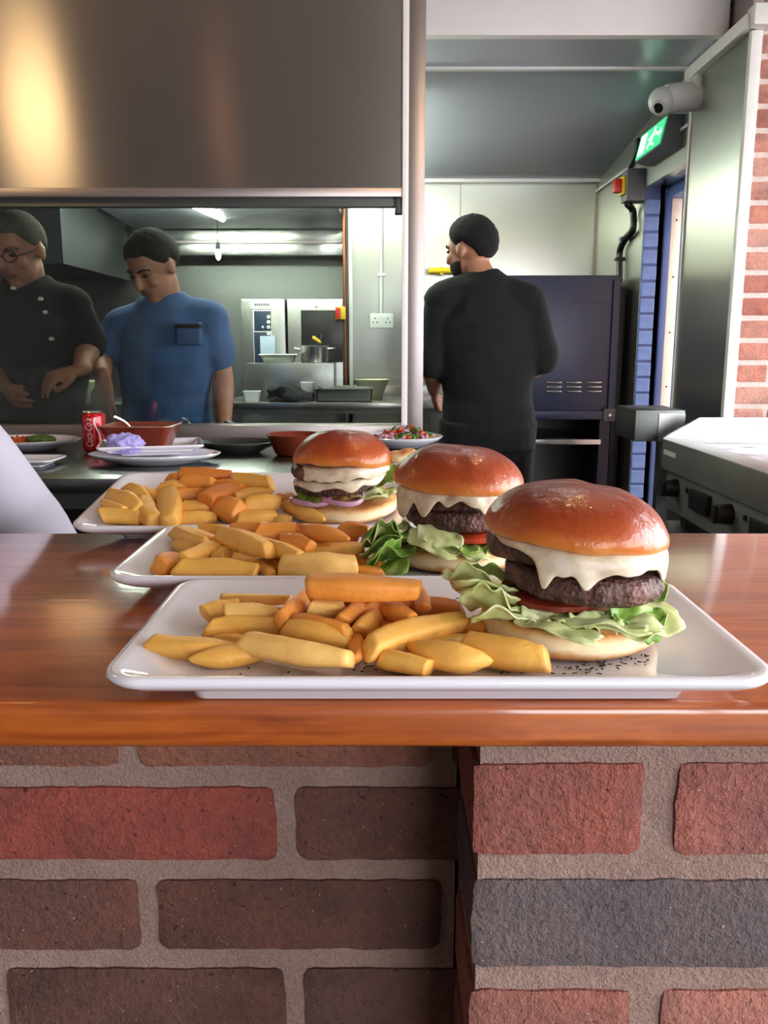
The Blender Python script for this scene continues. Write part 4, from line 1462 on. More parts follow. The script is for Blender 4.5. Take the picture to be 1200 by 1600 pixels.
# ================================================================== PLATES, CHIPS, BURGERS
def plate_rect(label, x0, x1, y0, y1, tilt=0.0):
    w_, d_ = x1 - x0, y1 - y0
    foot = 0.024
    me = rect_plate_mesh(w_, d_, 0.022, 0.044, foot)
    o = obj('rectangular_plate', me, 'porcelain', angle=None)
    yc = y0 + d_ / 2 * math.cos(tilt)
    o.location = ((x0 + x1) / 2, yc, CT + 0.0005 + (d_ / 2 - foot) * math.sin(tilt))
    o.rotation_euler = (tilt, 0, 0)
    tag(o, label, 'plate', 'white rectangular burger plates')
    def surf(Y):
        return o.location.z + 0.0122 / math.cos(tilt) + (Y - yc) * math.tan(tilt)
    return o, surf
xa = onz(172, 1066, CT + 0.02).x - 0.008
xb = onz(1200, 1066, CT + 0.02).x + 0.010
plF, sF = plate_rect('white rectangular plate at the varnished front edge of the counter', xa, xb, 0.410, 0.606)
xa = onz(172, 912, CT + 0.02).x - 0.010
plM, sM = plate_rect('white rectangular plate between the two other burger plates', xa, xa + 0.340, 0.606, 0.798)
TB = math.radians(7.6)
xa = onz(115, 828, CT + 0.02).x - 0.014
plB, sB = plate_rect('white rectangular plate tipped up over the counter back edge', xa, xa + 0.340, 0.800, 0.992, TB)
obj('plate_rest', bx(-0.2, -0.02, YB - 0.002, 0.985, CT - 0.026, CT + 0.0175, bev=0.002), 'steel_dark', counter)

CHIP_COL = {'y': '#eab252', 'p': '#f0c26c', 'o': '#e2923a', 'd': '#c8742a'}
def chip_mesh(L, r, seed, bend, shape):
    """cut potato chip along x: squarish section, oblique cut ends"""
    R_ = random.Random(seed)
    nr, seg = 12, 20
    tw = R_.uniform(-0.35, 0.35)
    rot0 = R_.uniform(-0.5, 0.9)
    ha, hb = R_.uniform(0.92, 1.1), R_.uniform(0.72, 0.98)
    t0, t1 = R_.uniform(0.7, 0.98), R_.uniform(0.55, 0.95)
    ob0, ob1 = R_.uniform(-0.7, 0.7), R_.uniform(-0.7, 0.7)
    n_ = R_.uniform(3.6, 6.5)
    if shape == 'w':
        t0, t1, n_ = 0.22, 0.30, 3.2
    bm = NB()
    rings = []
    us = [0.0, 0.015, 0.06, 0.14, 0.25, 0.37, 0.5, 0.63, 0.75, 0.86, 0.94, 0.985, 1.0]
    for i, u in enumerate(us):
        x = (u - 0.5) * L
        if shape == 'w':
            k_ = math.sin(math.pi * min(max(u, 0.0), 1.0)) ** 0.55
            s = max(0.25, k_)
        else:
            s = t0 + (1 - t0) * min(1, u / 0.35) if u < 0.5 else t1 + (1 - t1) * min(1, (1 - u) / 0.4)
        s *= 1 + 0.10 * noise.noise(Vector((u * 3.5, seed * 0.37, 0)))
        if i in (0, len(us) - 1):
            s *= 0.80
        off = bend * (1 - (2 * u - 1) ** 2)
        ring = []
        for k in range(seg):
            ph = 2 * math.pi * k / seg
            c_, s_ = math.cos(ph), math.sin(ph)
            sup = (abs(c_) ** n_ + abs(s_) ** n_) ** (-1 / n_)
            py, pz = c_ * sup * ha * r * s * 0.93, s_ * sup * hb * r * s * 0.93
            a = rot0 + tw * (u - 0.5)
            yy, zz = py * math.cos(a) - pz * math.sin(a), py * math.sin(a) + pz * math.cos(a)
            q = Vector((x * 45, yy * 70 + seed, zz * 70))
            j1, j2 = noise.noise(q) * 0.10 * r, noise.noise(q + Vector((5, 5, 5))) * 0.10 * r
            e = max(0.0, 1 - u / 0.25) * ob0 - max(0.0, 1 - (1 - u) / 0.25) * ob1
            ring.append(bm.verts.new((x + e * zz + 0.4 * e * yy, yy + off + j1, zz + j2)))
        rings.append(ring)
    ring_faces(bm, rings)
    for ring, sgn in ((rings[0], -1), (rings[-1], 1)):
        c = sum((v.co for v in ring), Vector()) / seg
        cv = bm.verts.new(c + Vector((sgn * r * 0.06, 0, 0)))
        for k in range(seg):
            bm.faces.new((ring[k], ring[(k + 1) % seg], cv))
    return bm

def chip_between(p0, p1, r, seed, col, label, group, bend=0.0, shape='n'):
    d = p1 - p0
    L = max(d.length, r * 2.2)
    o = obj('potato_chip', chip_mesh(L, r, seed, bend, shape), 'chip', angle=None)
    o.location = (p0 + p1) / 2
    o.rotation_euler = d.to_track_quat('X', 'Z').to_euler()
    o.color = lin(CHIP_COL[col])
    tag(o, label, 'chip', group)
    return o

def chips(data, surf, y0, slope, hmax, labels, group, seed0, gain=1.27, special={}):
    for i, row in enumerate(data):
        x0, y0p, x1, y1p, t, col = row[:6]
        dz = row[6] if len(row) > 6 else None
        shp = row[7] if len(row) > 7 else 'n'
        mx, my = (x0 + x1) / 2, (y0p + y1p) / 2
        Y = y0
        for _ in range(12):
            r = t / 2 * (Y * 1.03) / F_PX * gain
            base = min(hmax, max(0.0, slope * (Y - y0))) if dz is None else dz
            z = surf(Y) + r * 0.95 + base
            Y = 0.5 * Y + 0.5 * onz(mx, my, z).y
        c = onz(mx, my, z)
        sl = (surf(Y + 0.01) - surf(Y - 0.01)) / 0.02
        if dz is None and 0 < base < hmax:
            sl += slope * 0.8
        def hit(px, py):
            d = ray(px, py)
            # plane z = c.z + sl*(y - c.y)
            tt = (c.z - sl * c.y - CAM_Z) / (d.z - sl * d.y)
            return Vector((0, 0, CAM_Z)) + d * tt
        p0, p1 = hit(x0, y0p), hit(x1, y1p)
        lab = special.get(i, labels[col])
        chip_between(p0, p1, r, seed0 + i * 7, col, lab, group, bend=random.Random(seed0 + i).uniform(-0.12, 0.12) * r * 3, shape=shp)

front_chips = [
    (231, 1008, 366, 1016, 31, 'y', 0), (296, 1032, 432, 1018, 29, 'y', 0, 'w'), (382, 1002, 549, 1030, 44, 'p', 0.002),
    (322, 982, 445, 979, 25, 'y', 0.004), (335, 998, 385, 1003, 22, 'y', 0), (352, 960, 437, 959, 28, 'p', 0.008), (319, 960, 368, 950, 27, 'y', 0.004),
    (345, 938, 452, 937, 22, 'y', 0.006), (437, 968, 483, 926, 25, 'o', 0.012), (480, 915, 657, 922, 37, 'o', 0.026), (482, 934, 580, 934, 22, 'o', 0.018),
    (486, 948, 541, 951, 29, 'p', 0.014), (460, 966, 544, 986, 22, 'o', 0.012), (446, 982, 547, 997, 32, 'y', 0.006),
    (534, 972, 572, 942, 25, 'o', 0.012), (545, 975, 557, 1030, 24, 'o', 0.004), (565, 988, 600, 960, 28, 'y', 0.008), (600, 946, 648, 969, 27, 'o', 0.014),
    (566, 962, 598, 948, 20, 'o', 0.012), (573, 1014, 722, 970, 37, 'y', 0.006), (598, 1030, 672, 1044, 36, 'y', 0), (638, 1012, 766, 1036, 45, 'y', 0.001, 'w'),
    (672, 1006, 737, 998, 21, 'p', 0.002), (722, 1008, 856, 1030, 46, 'y', 0), (645, 946, 724, 956, 26, 'd', 0.006), (722, 978, 755, 988, 26, 'o', 0.001),
    (655, 925, 662, 952, 18, 'd', 0.014), (598, 976, 632, 988, 26, 'd', 0.006),
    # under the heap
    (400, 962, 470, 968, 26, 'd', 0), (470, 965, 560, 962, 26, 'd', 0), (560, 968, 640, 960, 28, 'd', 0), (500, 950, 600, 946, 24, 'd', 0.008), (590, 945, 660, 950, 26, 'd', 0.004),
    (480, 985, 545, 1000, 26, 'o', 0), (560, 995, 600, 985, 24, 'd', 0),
]
mid_chips = [
    (275, 889, 402, 894, 29, 'y', 0), (247, 888, 283, 872, 27, 'o', 0), (285, 876, 350, 852, 24, 'y', 0.006), (274, 833, 322, 853, 20, 'y', 0.006), (276, 850, 303, 862, 20, 'y', 0.002),
    (280, 830, 341, 846, 20, 'y', 0.006), (313, 826, 356, 830, 18, 'y', 0.006), (348, 836, 422, 860, 32, 'y', 0.012), (358, 825, 423, 823, 16, 'o', 0.014),
    (398, 833, 461, 831, 26, 'o', 0.016), (443, 845, 486, 856, 24, 'o', 0.014), (452, 826, 478, 831, 16, 'o', 0.012), (468, 822, 546, 842, 27, 'o', 0.020, 'w'),
    (480, 860, 568, 855, 23, 'y', 0.008), (414, 850, 470, 869, 24, 'y', 0.012), (436, 884, 558, 882, 38, 'p', 0.001), (362, 873, 408, 872, 20, 'y', 0.004), (340, 872, 360, 860, 22, 'y', 0.004),
    (402, 880, 424, 898, 20, 'y', 0), (424, 876, 438, 892, 20, 'o', 0), (528, 828, 576, 830, 21, 'o', 0.012), (554, 873, 596, 886, 17, 'o', 0.001), (552, 892, 600, 894, 17, 'o', 0),
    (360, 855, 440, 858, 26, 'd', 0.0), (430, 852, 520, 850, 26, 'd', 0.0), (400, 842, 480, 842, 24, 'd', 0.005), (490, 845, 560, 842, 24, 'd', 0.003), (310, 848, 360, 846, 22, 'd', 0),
]
back_chips = [
    (160, 806, 221, 809, 24, 'y', 0), (165, 789, 196, 800, 20, 'y', 0.006), (174, 777, 217, 801, 27, 'y', 0.003), (226, 780, 243, 816, 27, 'y', 0), (264, 776, 264, 817, 30, 'y', 0),
    (200, 766, 228, 784, 25, 'y', 0.001), (226, 770, 252, 776, 22, 'y', 0.001), (252, 762, 297, 765, 28, 'y', 0.005), (255, 776, 324, 772, 22, 'o', 0.005),
    (279, 741, 361, 741, 18, 'd', 0.022), (260, 748, 284, 747, 12, 'd', 0.014), (286, 752, 336, 757, 23, 'o', 0.014), (320, 783, 368, 761, 28, 'd', 0.010),
    (282, 795, 333, 795, 21, 'y', 0.003), (277, 812, 339, 808, 19, 'y', 0), (342, 790, 377, 802, 30, 'o', 0.001), (335, 757, 381, 763, 22, 'o', 0.012),
    (368, 750, 424, 755, 24, 'y', 0.012), (364, 781, 423, 769, 24, 'y', 0.004), (380, 792, 438, 786, 30, 'y', 0.003), (370, 811, 433, 806, 21, 'y', 0), (440, 776, 453, 788, 20, 'o', 0.001),
    (440, 786, 507, 811, 23, 'y', 0.001, 'w'), (430, 811, 455, 812, 15, 'y', 0),
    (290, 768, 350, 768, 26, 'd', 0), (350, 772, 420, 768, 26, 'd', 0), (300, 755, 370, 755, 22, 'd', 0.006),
]
def chip_labels(where):
    return {'y': 'golden potato chip in the heap on ' + where, 'p': 'pale thick-cut potato chip in the heap on ' + where,
            'o': 'orange-browned potato chip in the heap on ' + where, 'd': 'dark browned potato chip in the heap on ' + where}
chips(front_chips, sF, 0.46, 0.3, 0.024, chip_labels('the front-edge plate'), 'chips on the front-edge plate', 100, special={9: 'longest orange potato chip lying on top of the front-edge heap', 2: 'thick pale chip at the rim side of the front-edge heap', 0: 'pointed golden chip farthest from the burger on the front-edge plate', 1: 'crescent golden chip lying against the pointed chip', 23: 'thick golden chip touching the bottom bun of the front-edge burger', 21: 'broad wedge of golden potato beside the burger chip', 19: 'long golden chip leaning across the front-edge heap'})
chips(mid_chips, sM, 0.65, 0.3, 0.024, chip_labels('the middle plate'), 'chips on the middle plate', 500, special={15: 'broad pale potato slab at the rim of the middle plate', 0: 'long golden chip along the rim of the middle plate', 1: 'short orange chip at the open end of the middle plate', 12: 'orange crescent wedge on top of the middle heap'})
chips(back_chips, sB, 0.83, 0.3, 0.024, chip_labels('the tipped-up plate'), 'chips on the tipped-up plate', 900, special={9: 'dark orange chip crowning the heap on the tipped-up plate', 4: 'upright golden chip at the rim of the tipped-up plate', 22: 'crescent chip tucked under the onion ring burger', 12: 'brown-tipped chip leaning over the tipped-up heap'})

# herb flakes sprinkled on each plate
def herbs(label, pts, surf, spread, seed):
    r_ = random.Random(seed)
    bm = NB()
    for (px, py, n_) in pts:
        for _ in range(n_):
            q = onz(px + r_.gauss(0, spread), py + r_.gauss(0, spread * 0.35), PL)
            z = surf(q.y) + 0.0008
            q = onz(px + r_.gauss(0, spread), py + r_.gauss(0, spread * 0.35), z)
            z = surf(q.y) + 0.0009
            a = r_.uniform(0, 3.14)
            l, w_ = r_.uniform(0.0006, 0.0022), r_.uniform(0.0004, 0.0008)
            m_ = Matrix.Translation((q.x, q.y, z)) @ Matrix.Rotation(a, 4, 'Z') @ Matrix.Diagonal((l, w_, 0.0004, 1))
            bmesh.ops.create_icosphere(bm, subdivisions=1, radius=1, matrix=m_)
    tag(obj('herb_flakes', bm, 'herb', angle=None), label, 'herbs', kind='stuff')
herbs('dried herb flakes scattered on the front-edge plate', [(325, 945, 3), (300, 965, 3), (302, 985, 4), (235, 1050, 2), (700, 930, 6), (930, 1040, 34), (990, 1030, 16), (880, 1045, 12), (560, 1045, 7), (620, 1050, 6), (800, 1046, 12), (400, 1050, 4), (690, 912, 4)], sF, 16, 4)
herbs('dried herb flakes scattered on the middle plate', [(243, 876, 4), (660, 903, 14), (740, 900, 14), (300, 903, 4), (420, 903, 5), (262, 892, 3)], sM, 14, 5)
herbs('dried herb flakes scattered on the tipped-up plate', [(172, 766, 3), (150, 815, 8), (200, 818, 6), (330, 818, 6), (470, 818, 4)], sB, 10, 6)

# ---------------- burger parts
def bun_top(R, H, seed, dents=(), tiltn=0.0):
    prof = [(0.0001, 1.0), (0.14, 0.995), (0.28, 0.975), (0.42, 0.935), (0.55, 0.875), (0.67, 0.79), (0.78, 0.68), (0.87, 0.55), (0.94, 0.41), (0.985, 0.27), (1.0, 0.15), (0.985, 0.06), (0.94, 0.005), (0.85, -0.02), (0.6, 0.0), (0.25, 0.02)]
    def f(p, a, k):
        n_ = Vector((math.cos(a), math.sin(a), 0))
        rr = Vector((p.x, p.y, 0)).length
        wob = 1 + 0.030 * noise.noise(n_ * 1.3 + Vector((seed, 0, 0))) + 0.012 * noise.noise(n_ * 4 + Vector((seed, 3, 0)))
        z = p.z * H
        edge = max(0, (rr - 0.6) / 0.4)
        z += edge * (0.0035 * noise.noise(n_ * 1.6 + Vector((0, seed, 1))) + 0.0014 * noise.noise(n_ * 5.5 + Vector((0, seed, 5))))
        z += 0.0012 * noise.noise(Vector((p.x * 3, p.y * 3, seed)))
        x, y = p.x * R * wob, p.y * R * wob
        if k < 12:
            for (dx, dy, dr, dd) in dents:
                q = ((x - dx * R) ** 2 + (y - dy * R) ** 2) / (dr * R) ** 2
                z -= dd * math.exp(-q)
        return Vector((x, y, z))
    bm = lathe(NB(), prof, 56, fn=f)
    return apply_mods(bm, [('SUBSURF', dict(levels=1, render_levels=1))])

def bun_bottom(R, H, seed):
    prof = [(0.3, 0.0), (0.82, 0.0), (0.93, 0.06), (0.99, 0.25), (1.0, 0.5), (0.985, 0.75), (0.95, 0.93), (0.90, 1.0), (0.6, 1.0), (0.2, 1.0)]
    def f(p, a, k):
        n_ = Vector((math.cos(a), math.sin(a), 0))
        wob = 1 + 0.03 * noise.noise(n_ * 1.5 + Vector((seed, 1, 0))) + 0.012 * noise.noise(n_ * 5 + Vector((seed, 3, 0)))
        z = p.z * H * (1 + 0.16 * noise.noise(n_ * 1.4 + Vector((seed, 0, 4))) * (1 if p.z > 0.3 else 0))
        return Vector((p.x * R * wob, p.y * R * wob, z))
    bm = lathe(NB(), prof, 48, fn=f)
    return apply_mods(bm, [('SUBSURF', dict(levels=1, render_levels=1))])

def patty(R, H, seed):
    prof = [(0.2, 0.0), (0.6, 0.0), (0.88, 0.02), (0.96, 0.15), (1.0, 0.38), (1.0, 0.64), (0.96, 0.86), (0.88, 0.98), (0.6, 1.0), (0.2, 1.0)]
    def f(p, a, k):
        n_ = Vector((math.cos(a), math.sin(a), 0))
        wob = 1 + 0.06 * noise.noise(n_ * 2.2 + Vector((seed, 1, 0)))
        return Vector((p.x * R * wob, p.y * R * wob, p.z * H + 0.0012 * noise.noise(n_ * 2 + Vector((seed, 0, p.z)))))
    bm = lathe(NB(), prof, 72, fn=f)
    bmesh.ops.subdivide_edges(bm, edges=[e for e in bm.edges if e.calc_length() > 0.0035], cuts=1, use_grid_fill=True)
    for v in bm.verts:
        d = Vector((v.co.x, v.co.y, (v.co.z - H / 2) * 1.5)).normalized()
        n1 = noise.noise(v.co * 150 + Vector((seed, 0, 0)))
        n2 = noise.noise(v.co * 330 + Vector((0, seed, 0)))
        v.co += d * (0.0019 * n1 + 0.0008 * n2)
    return apply_mods(bm, [('SUBSURF', dict(levels=1, render_levels=1))])

def cheese_sheet(R, ztop, base, drips, seed, th=0.0022, shift=(0, 0)):
    seg = 120
    bm = NB()
    flat = [0.02, 0.4, 0.75, 0.93]
    rings = []
    def wob(a):
        n_ = Vector((math.cos(a), math.sin(a), 0))
        return 1 + 0.05 * noise.noise(n_ * 2.2 + Vector((seed, 1, 0)))
    for fr_ in flat:
        rings.append([bm.verts.new((R * fr_ * math.cos(2 * math.pi * i / seg) + shift[0], R * fr_ * math.sin(2 * math.pi * i / seg) + shift[1], ztop + 0.0006 * noise.noise(Vector((i * 0.2, fr_ * 3, seed))))) for i in range(seg)])
    nd = 7
    for j in range(nd + 1):
        s = j / nd
        ring = []
        for i in range(seg):
            a = 2 * math.pi * i / seg
            n_ = Vector((math.cos(a), math.sin(a), 0))
            L = base * (1 + 0.55 * noise.noise(n_ * 2.6 + Vector((seed, 0, 2))) + 0.3 * noise.noise(n_ * 7 + Vector((seed, 0, 6))))
            for (ad, wd, ln) in drips:
                da = (math.degrees(a) - ad + 180) % 360 - 180
                L += ln * math.exp(-(da / wd) ** 2)
            L = max(L, 0.0015)
            z = ztop - 0.001 - L * s
            rr = R * wob(a) + 0.0008 + 0.0012 * math.sin(s * 2.6) + 0.001 * noise.noise(Vector((a * 4, z * 180, seed)))
            ring.append(bm.verts.new((rr * math.cos(a) + shift[0], rr * math.sin(a) + shift[1], z)))
        rings.append(ring)
    ring_faces(bm, rings)
    bm.faces.new(rings[0][::-1])
    return apply_mods(bm, [('SOLIDIFY', dict(thickness=th, offset=1.0)), ('SMOOTH', dict(factor=0.5, iterations=2)), ('SUBSURF', dict(levels=1, render_levels=1))])

def leaf(origin, ang, L, W, seed, ruffle=0.004, freq=5.0, droop=0.0, lift=0.0, roll=0.0, fold=0.0):
    """ruffled lettuce leaf growing from origin along ang (degrees)"""
    nu, nv = 26, 12
    a = math.radians(ang)
    d, s = Vector((math.cos(a), math.sin(a), 0)), Vector((-math.sin(a), math.cos(a), 0))
    bm = NB()
    rows = []
    for i in range(nu + 1):
        u = i / nu
        row = []
        wsh = (math.sin(min(1, u * 1.6 + 0.25) * math.pi / 2)) * (1 - 0.55 * max(0, (u - 0.7) / 0.3) ** 2)
        for j in range(nv + 1):
            v = j / nv * 2 - 1
            e = abs(v) ** 1.4
            z = lift * u - droop * u * u
            z += ruffle * 1.5 * (0.25 + e) * noise.noise(Vector((u * freq * 0.75, (0.6 if v > 0 else -0.6), seed * 3.1))) + ruffle * 0.9 * noise.noise(Vector((u * 3.0, v * 1.6, seed)))
            z += fold * abs(v)
            lat = v * W / 2 * wsh * (1 + 0.30 * noise.noise(Vector((u * 3.2, v, seed + 5))) + 0.12 * noise.noise(Vector((u * 11, v, seed + 6))))
            lon = u * L + 0.10 * L * noise.noise(Vector((v * 2.5, u, seed + 9))) * u
            p = Vector(origin) + d * lon + s * (lat * math.cos(roll)) + Vector((0, 0, z + lat * math.sin(roll)))
            row.append(bm.verts.new(p))
        rows.append(row)
    for i in range(nu):
        for j in range(nv):
            bm.faces.new((rows[i][j], rows[i + 1][j], rows[i + 1][j + 1], rows[i][j + 1]))
    return apply_mods(bm, [('SOLIDIFY', dict(thickness=0.0008, offset=0.0))])

def disc_slice(R, H, seed):
    prof = [(0.3, 0), (0.93, 0), (1.0, 0.25), (1.0, 0.75), (0.93, 1), (0.3, 1)]
    return lathe(NB(), [(r * R, z * H) for r, z in prof], 40)

def onion_ring(R, r, seed, ez=1.0):
    bm = NB()
    pts = [Vector((R * math.cos(t), R * ez * math.sin(t), 0.0015 * math.sin(2 * t + seed))) for t in [2 * math.pi * i / 40 for i in range(41)]]
    sweep(bm, pts, [(r, r * 1.5)] * 41, 8, cap=False, side=(1, 0, 0))
    return bm

# front burger -----------------------------------------------------
def place(px, py, Yc, surf):
    z = surf(Yc) + 0.0008
    q = at(px, py, Yc)
    return Vector((q.x, Yc, z))

bF = thing('burger', 'double cheeseburger with pale shredded iceberg on the front-edge plate', 'burger', place(885, 1000, 0.503, sF), group='burgers')
obj('bottom_bun', bun_bottom(0.0530, 0.0185, 1.0), 'bun_base', bF)
for (o_, an, L, W, sd, kw, mt) in (
    ((-0.030, -0.020, 0.0225), 175, 0.042, 0.036, 1.0, dict(ruffle=0.003, lift=0.020, roll=0.55, droop=0.006), 'lettuce_pale'),
    ((-0.026, -0.032, 0.0215), 186, 0.036, 0.022, 2.0, dict(ruffle=0.003, lift=0.006, roll=0.5, droop=0.004), 'lettuce_pale'),
    ((-0.018, 0.006, 0.0235), 165, 0.040, 0.028, 3.5, dict(ruffle=0.003, lift=0.018, roll=0.4), 'lettuce_green'),
    ((-0.036, -0.030, 0.022), -35, 0.050, 0.022, 4.0, dict(ruffle=0.0028, droop=0.004), 'lettuce_pale'),
    ((-0.016, -0.034, 0.0235), -18, 0.052, 0.024, 5.0, dict(ruffle=0.0032, droop=0.003), 'lettuce_pale'),
    ((0.004, -0.038, 0.023), -12, 0.040, 0.022, 6.0, dict(ruffle=0.003, droop=0.004, roll=0.25), 'lettuce_pale'),
    ((0.018, -0.030, 0.022), 4, 0.042, 0.034, 7.0, dict(ruffle=0.003, droop=0.003, roll=0.3), 'lettuce_pale'),
    ((0.030, -0.008, 0.024), 18, 0.030, 0.028, 8.0, dict(ruffle=0.003, lift=0.010, roll=0.5), 'lettuce_green'),
    ((-0.030, 0.010, 0.022), 80, 0.034, 0.06, 9.0, dict(ruffle=0.002), 'lettuce_pale'),
    ((-0.032, -0.026, 0.0225), 178, 0.036, 0.030, 11.0, dict(ruffle=0.005, freq=7, lift=0.012, roll=0.8), 'lettuce_pale'),
    ((-0.030, -0.010, 0.0265), 170, 0.046, 0.030, 12.0, dict(ruffle=0.005, freq=7, lift=0.014, roll=0.7), 'lettuce_pale'),
    ((-0.034, -0.034, 0.0225), -8, 0.034, 0.016, 13.0, dict(ruffle=0.005, freq=8, roll=0.6), 'lettuce_pale'),
    ((-0.008, -0.042, 0.0225), 2, 0.036, 0.014, 14.0, dict(ruffle=0.005, freq=8, roll=0.5), 'lettuce_pale'),
    ((0.016, -0.040, 0.0235), 14, 0.034, 0.016, 15.0, dict(ruffle=0.005, freq=8, roll=0.6), 'lettuce_green'),
):
    obj('lettuce_leaf', leaf(o_, an, L, W, sd, **kw), mt, bF, angle=None)
o = obj('tomato_slice', disc_slice(0.032, 0.006, 1), 'tomato_dull', bF, loc=(-0.010, -0.006, 0.0265))
o.rotation_euler = (0.05, 0.02, 0)
o = obj('patty', patty(0.0455, 0.0165, 2.0), 'patty', bF, loc=(0.006, -0.005, 0.0315), angle=None)
o.rotation_euler = (0.04, 0.06, 0.3)
o = obj('patty', patty(0.0465, 0.0160, 6.0), 'patty', bF, loc=(-0.004, 0.004, 0.0475), angle=None)
o.rotation_euler = (0.02, 0.10, 1.2)
o = obj('cheese_slice', cheese_sheet(0.0475, 0.0, 0.0065, [(-122, 4, 0.021), (-112, 6, 0.006), (-96, 5, 0.012), (-88, 8, 0.003), (-22, 12, 0.010), (-5, 9, 0.016), (-60, 16, 0.003), (-165, 24, -0.012)], 3.0), 'cheese', bF, loc=(0.004, -0.003, 0.0635), angle=None)
o.rotation_euler = (0.03, 0.07, 0)
o = obj('top_bun', bun_top(0.0545, 0.0325, 4.0, [(0.16, 0.0, 0.16, 0.0014), (-0.05, -0.16, 0.12, 0.0010), (0.3, 0.25, 0.12, 0.0012), (-0.3, 0.1, 0.2, 0.0008), (0.05, 0.1, 0.07, 0.0010), (0.2, -0.15, 0.07, 0.0010), (0.28, 0.05, 0.06, 0.0010), (-0.1, 0.05, 0.07, 0.0008), (0.1, -0.28, 0.06, 0.0008)]), 'bun', bF, loc=(0.002, 0.0, 0.0625), angle=None)
o.rotation_euler = (0.05, 0.085, 0.4)

# middle burger ----------------------------------------------------
bMd = thing('burger', 'double cheeseburger with green lettuce spilling out on the middle plate', 'burger', place(712, 870, 0.690, sM), group='burgers')
obj('bottom_bun', bun_bottom(0.0515, 0.0175, 7.0), 'bun_base', bMd)
for (o_, an, L, W, sd, kw, mt) in (
    ((-0.030, -0.028, 0.024), 172, 0.050, 0.030, 1.0, dict(ruffle=0.005, droop=0.022, lift=0.004, roll=0.3), 'lettuce_green'),
    ((-0.034, -0.034, 0.018), 190, 0.040, 0.030, 2.0, dict(ruffle=0.006, droop=0.016, roll=0.4), 'lettuce_green'),
    ((-0.034, -0.012, 0.026), 160, 0.044, 0.034, 3.0, dict(ruffle=0.005, droop=0.010, lift=0.004), 'lettuce_green'),
    ((-0.040, -0.036, 0.030), -25, 0.040, 0.024, 4.0, dict(ruffle=0.0025, droop=0.010, roll=0.5), 'lettuce_pale'),
    ((-0.028, -0.036, 0.024), -18, 0.044, 0.024, 5.0, dict(ruffle=0.004, droop=0.004, roll=0.2), 'lettuce_green'),
    ((-0.012, -0.042, 0.022), -8, 0.034, 0.018, 6.0, dict(ruffle=0.003, droop=0.008, roll=0.4), 'lettuce_pale'),
    ((0.006, -0.034, 0.022), 0, 0.036, 0.026, 7.0, dict(ruffle=0.003, droop=0.001), 'lettuce_green'),
    ((0.012, -0.026, 0.0205), 6, 0.038, 0.030, 8.0, dict(ruffle=0.0016, droop=0.001), 'lettuce_pale'),
    ((-0.060, -0.040, 0.008), -60, 0.026, 0.028, 9.0, dict(ruffle=0.004, droop=0.006, roll=0.5), 'lettuce_green'),
    ((-0.036, -0.026, 0.026), 176, 0.040, 0.034, 11.0, dict(ruffle=0.007, freq=7, droop=0.008, lift=0.006, roll=0.7), 'lettuce_green'),
    ((-0.040, -0.022, 0.028), 184, 0.036, 0.030, 12.0, dict(ruffle=0.007, freq=8, droop=0.014, lift=0.008, roll=0.5), 'lettuce_pale'),
    ((-0.046, -0.040, 0.022), 200, 0.028, 0.026, 13.0, dict(ruffle=0.006, freq=8, droop=0.012, roll=0.8), 'lettuce_green'),
    ((-0.034, -0.040, 0.032), -14, 0.036, 0.022, 14.0, dict(ruffle=0.004, freq=6, droop=0.008, roll=0.8), 'lettuce_pale'),
    ((-0.016, -0.038, 0.0235), -4, 0.044, 0.016, 15.0, dict(ruffle=0.005, freq=9, roll=0.6), 'lettuce_green'),
    ((0.028, -0.006, 0.058), 20, 0.024, 0.02, 10.0, dict(ruffle=0.002, droop=0.004, roll=0.4), 'lettuce_pale'),
):
    obj('lettuce_leaf', leaf(o_, an, L, W, sd, **kw), mt, bMd, angle=None)
o = obj('tomato_slice', disc_slice(0.036, 0.0075, 2), 'tomato', bMd, loc=(0.012, -0.008, 0.0245))
o.rotation_euler = (0.06, 0, 0)
obj('onion_ring', onion_ring(0.014, 0.0022, 1, 0.8), 'onion_rim', bMd, loc=(-0.052, -0.016, 0.022))
o = obj('patty', patty(0.0445, 0.0170, 12.0), 'patty', bMd, loc=(0.003, -0.003, 0.0315), angle=None)
o = obj('patty', patty(0.0430, 0.0165, 16.0), 'patty', bMd, loc=(0.000, -0.003, 0.0475), angle=None)
o.rotation_euler = (0.03, 0.02, 0.8)
obj('cheese_slice', cheese_sheet(0.0445, 0.0, 0.0045, [(-160, 14, 0.018), (-128, 8, 0.015), (-112, 4, -0.003), (-104, 5, 0.006), (-68, 4, 0.012), (-78, 8, 0.004), (-20, 14, 0.006), (-90, 4, -0.003)], 8.0), 'cheese', bMd, loc=(0, -0.003, 0.0637), angle=None)
o = obj('top_bun', bun_top(0.0535, 0.0340, 9.0, [(0.18, -0.05, 0.16, 0.0018), (0.42, 0.1, 0.14, 0.0012), (-0.35, 0.0, 0.16, 0.0012), (-0.62, -0.3, 0.1, 0.0008)]), 'bun', bMd, loc=(0.001, 0, 0.0620), angle=None)
o.rotation_euler = (0.06, 0.02, 1.0)

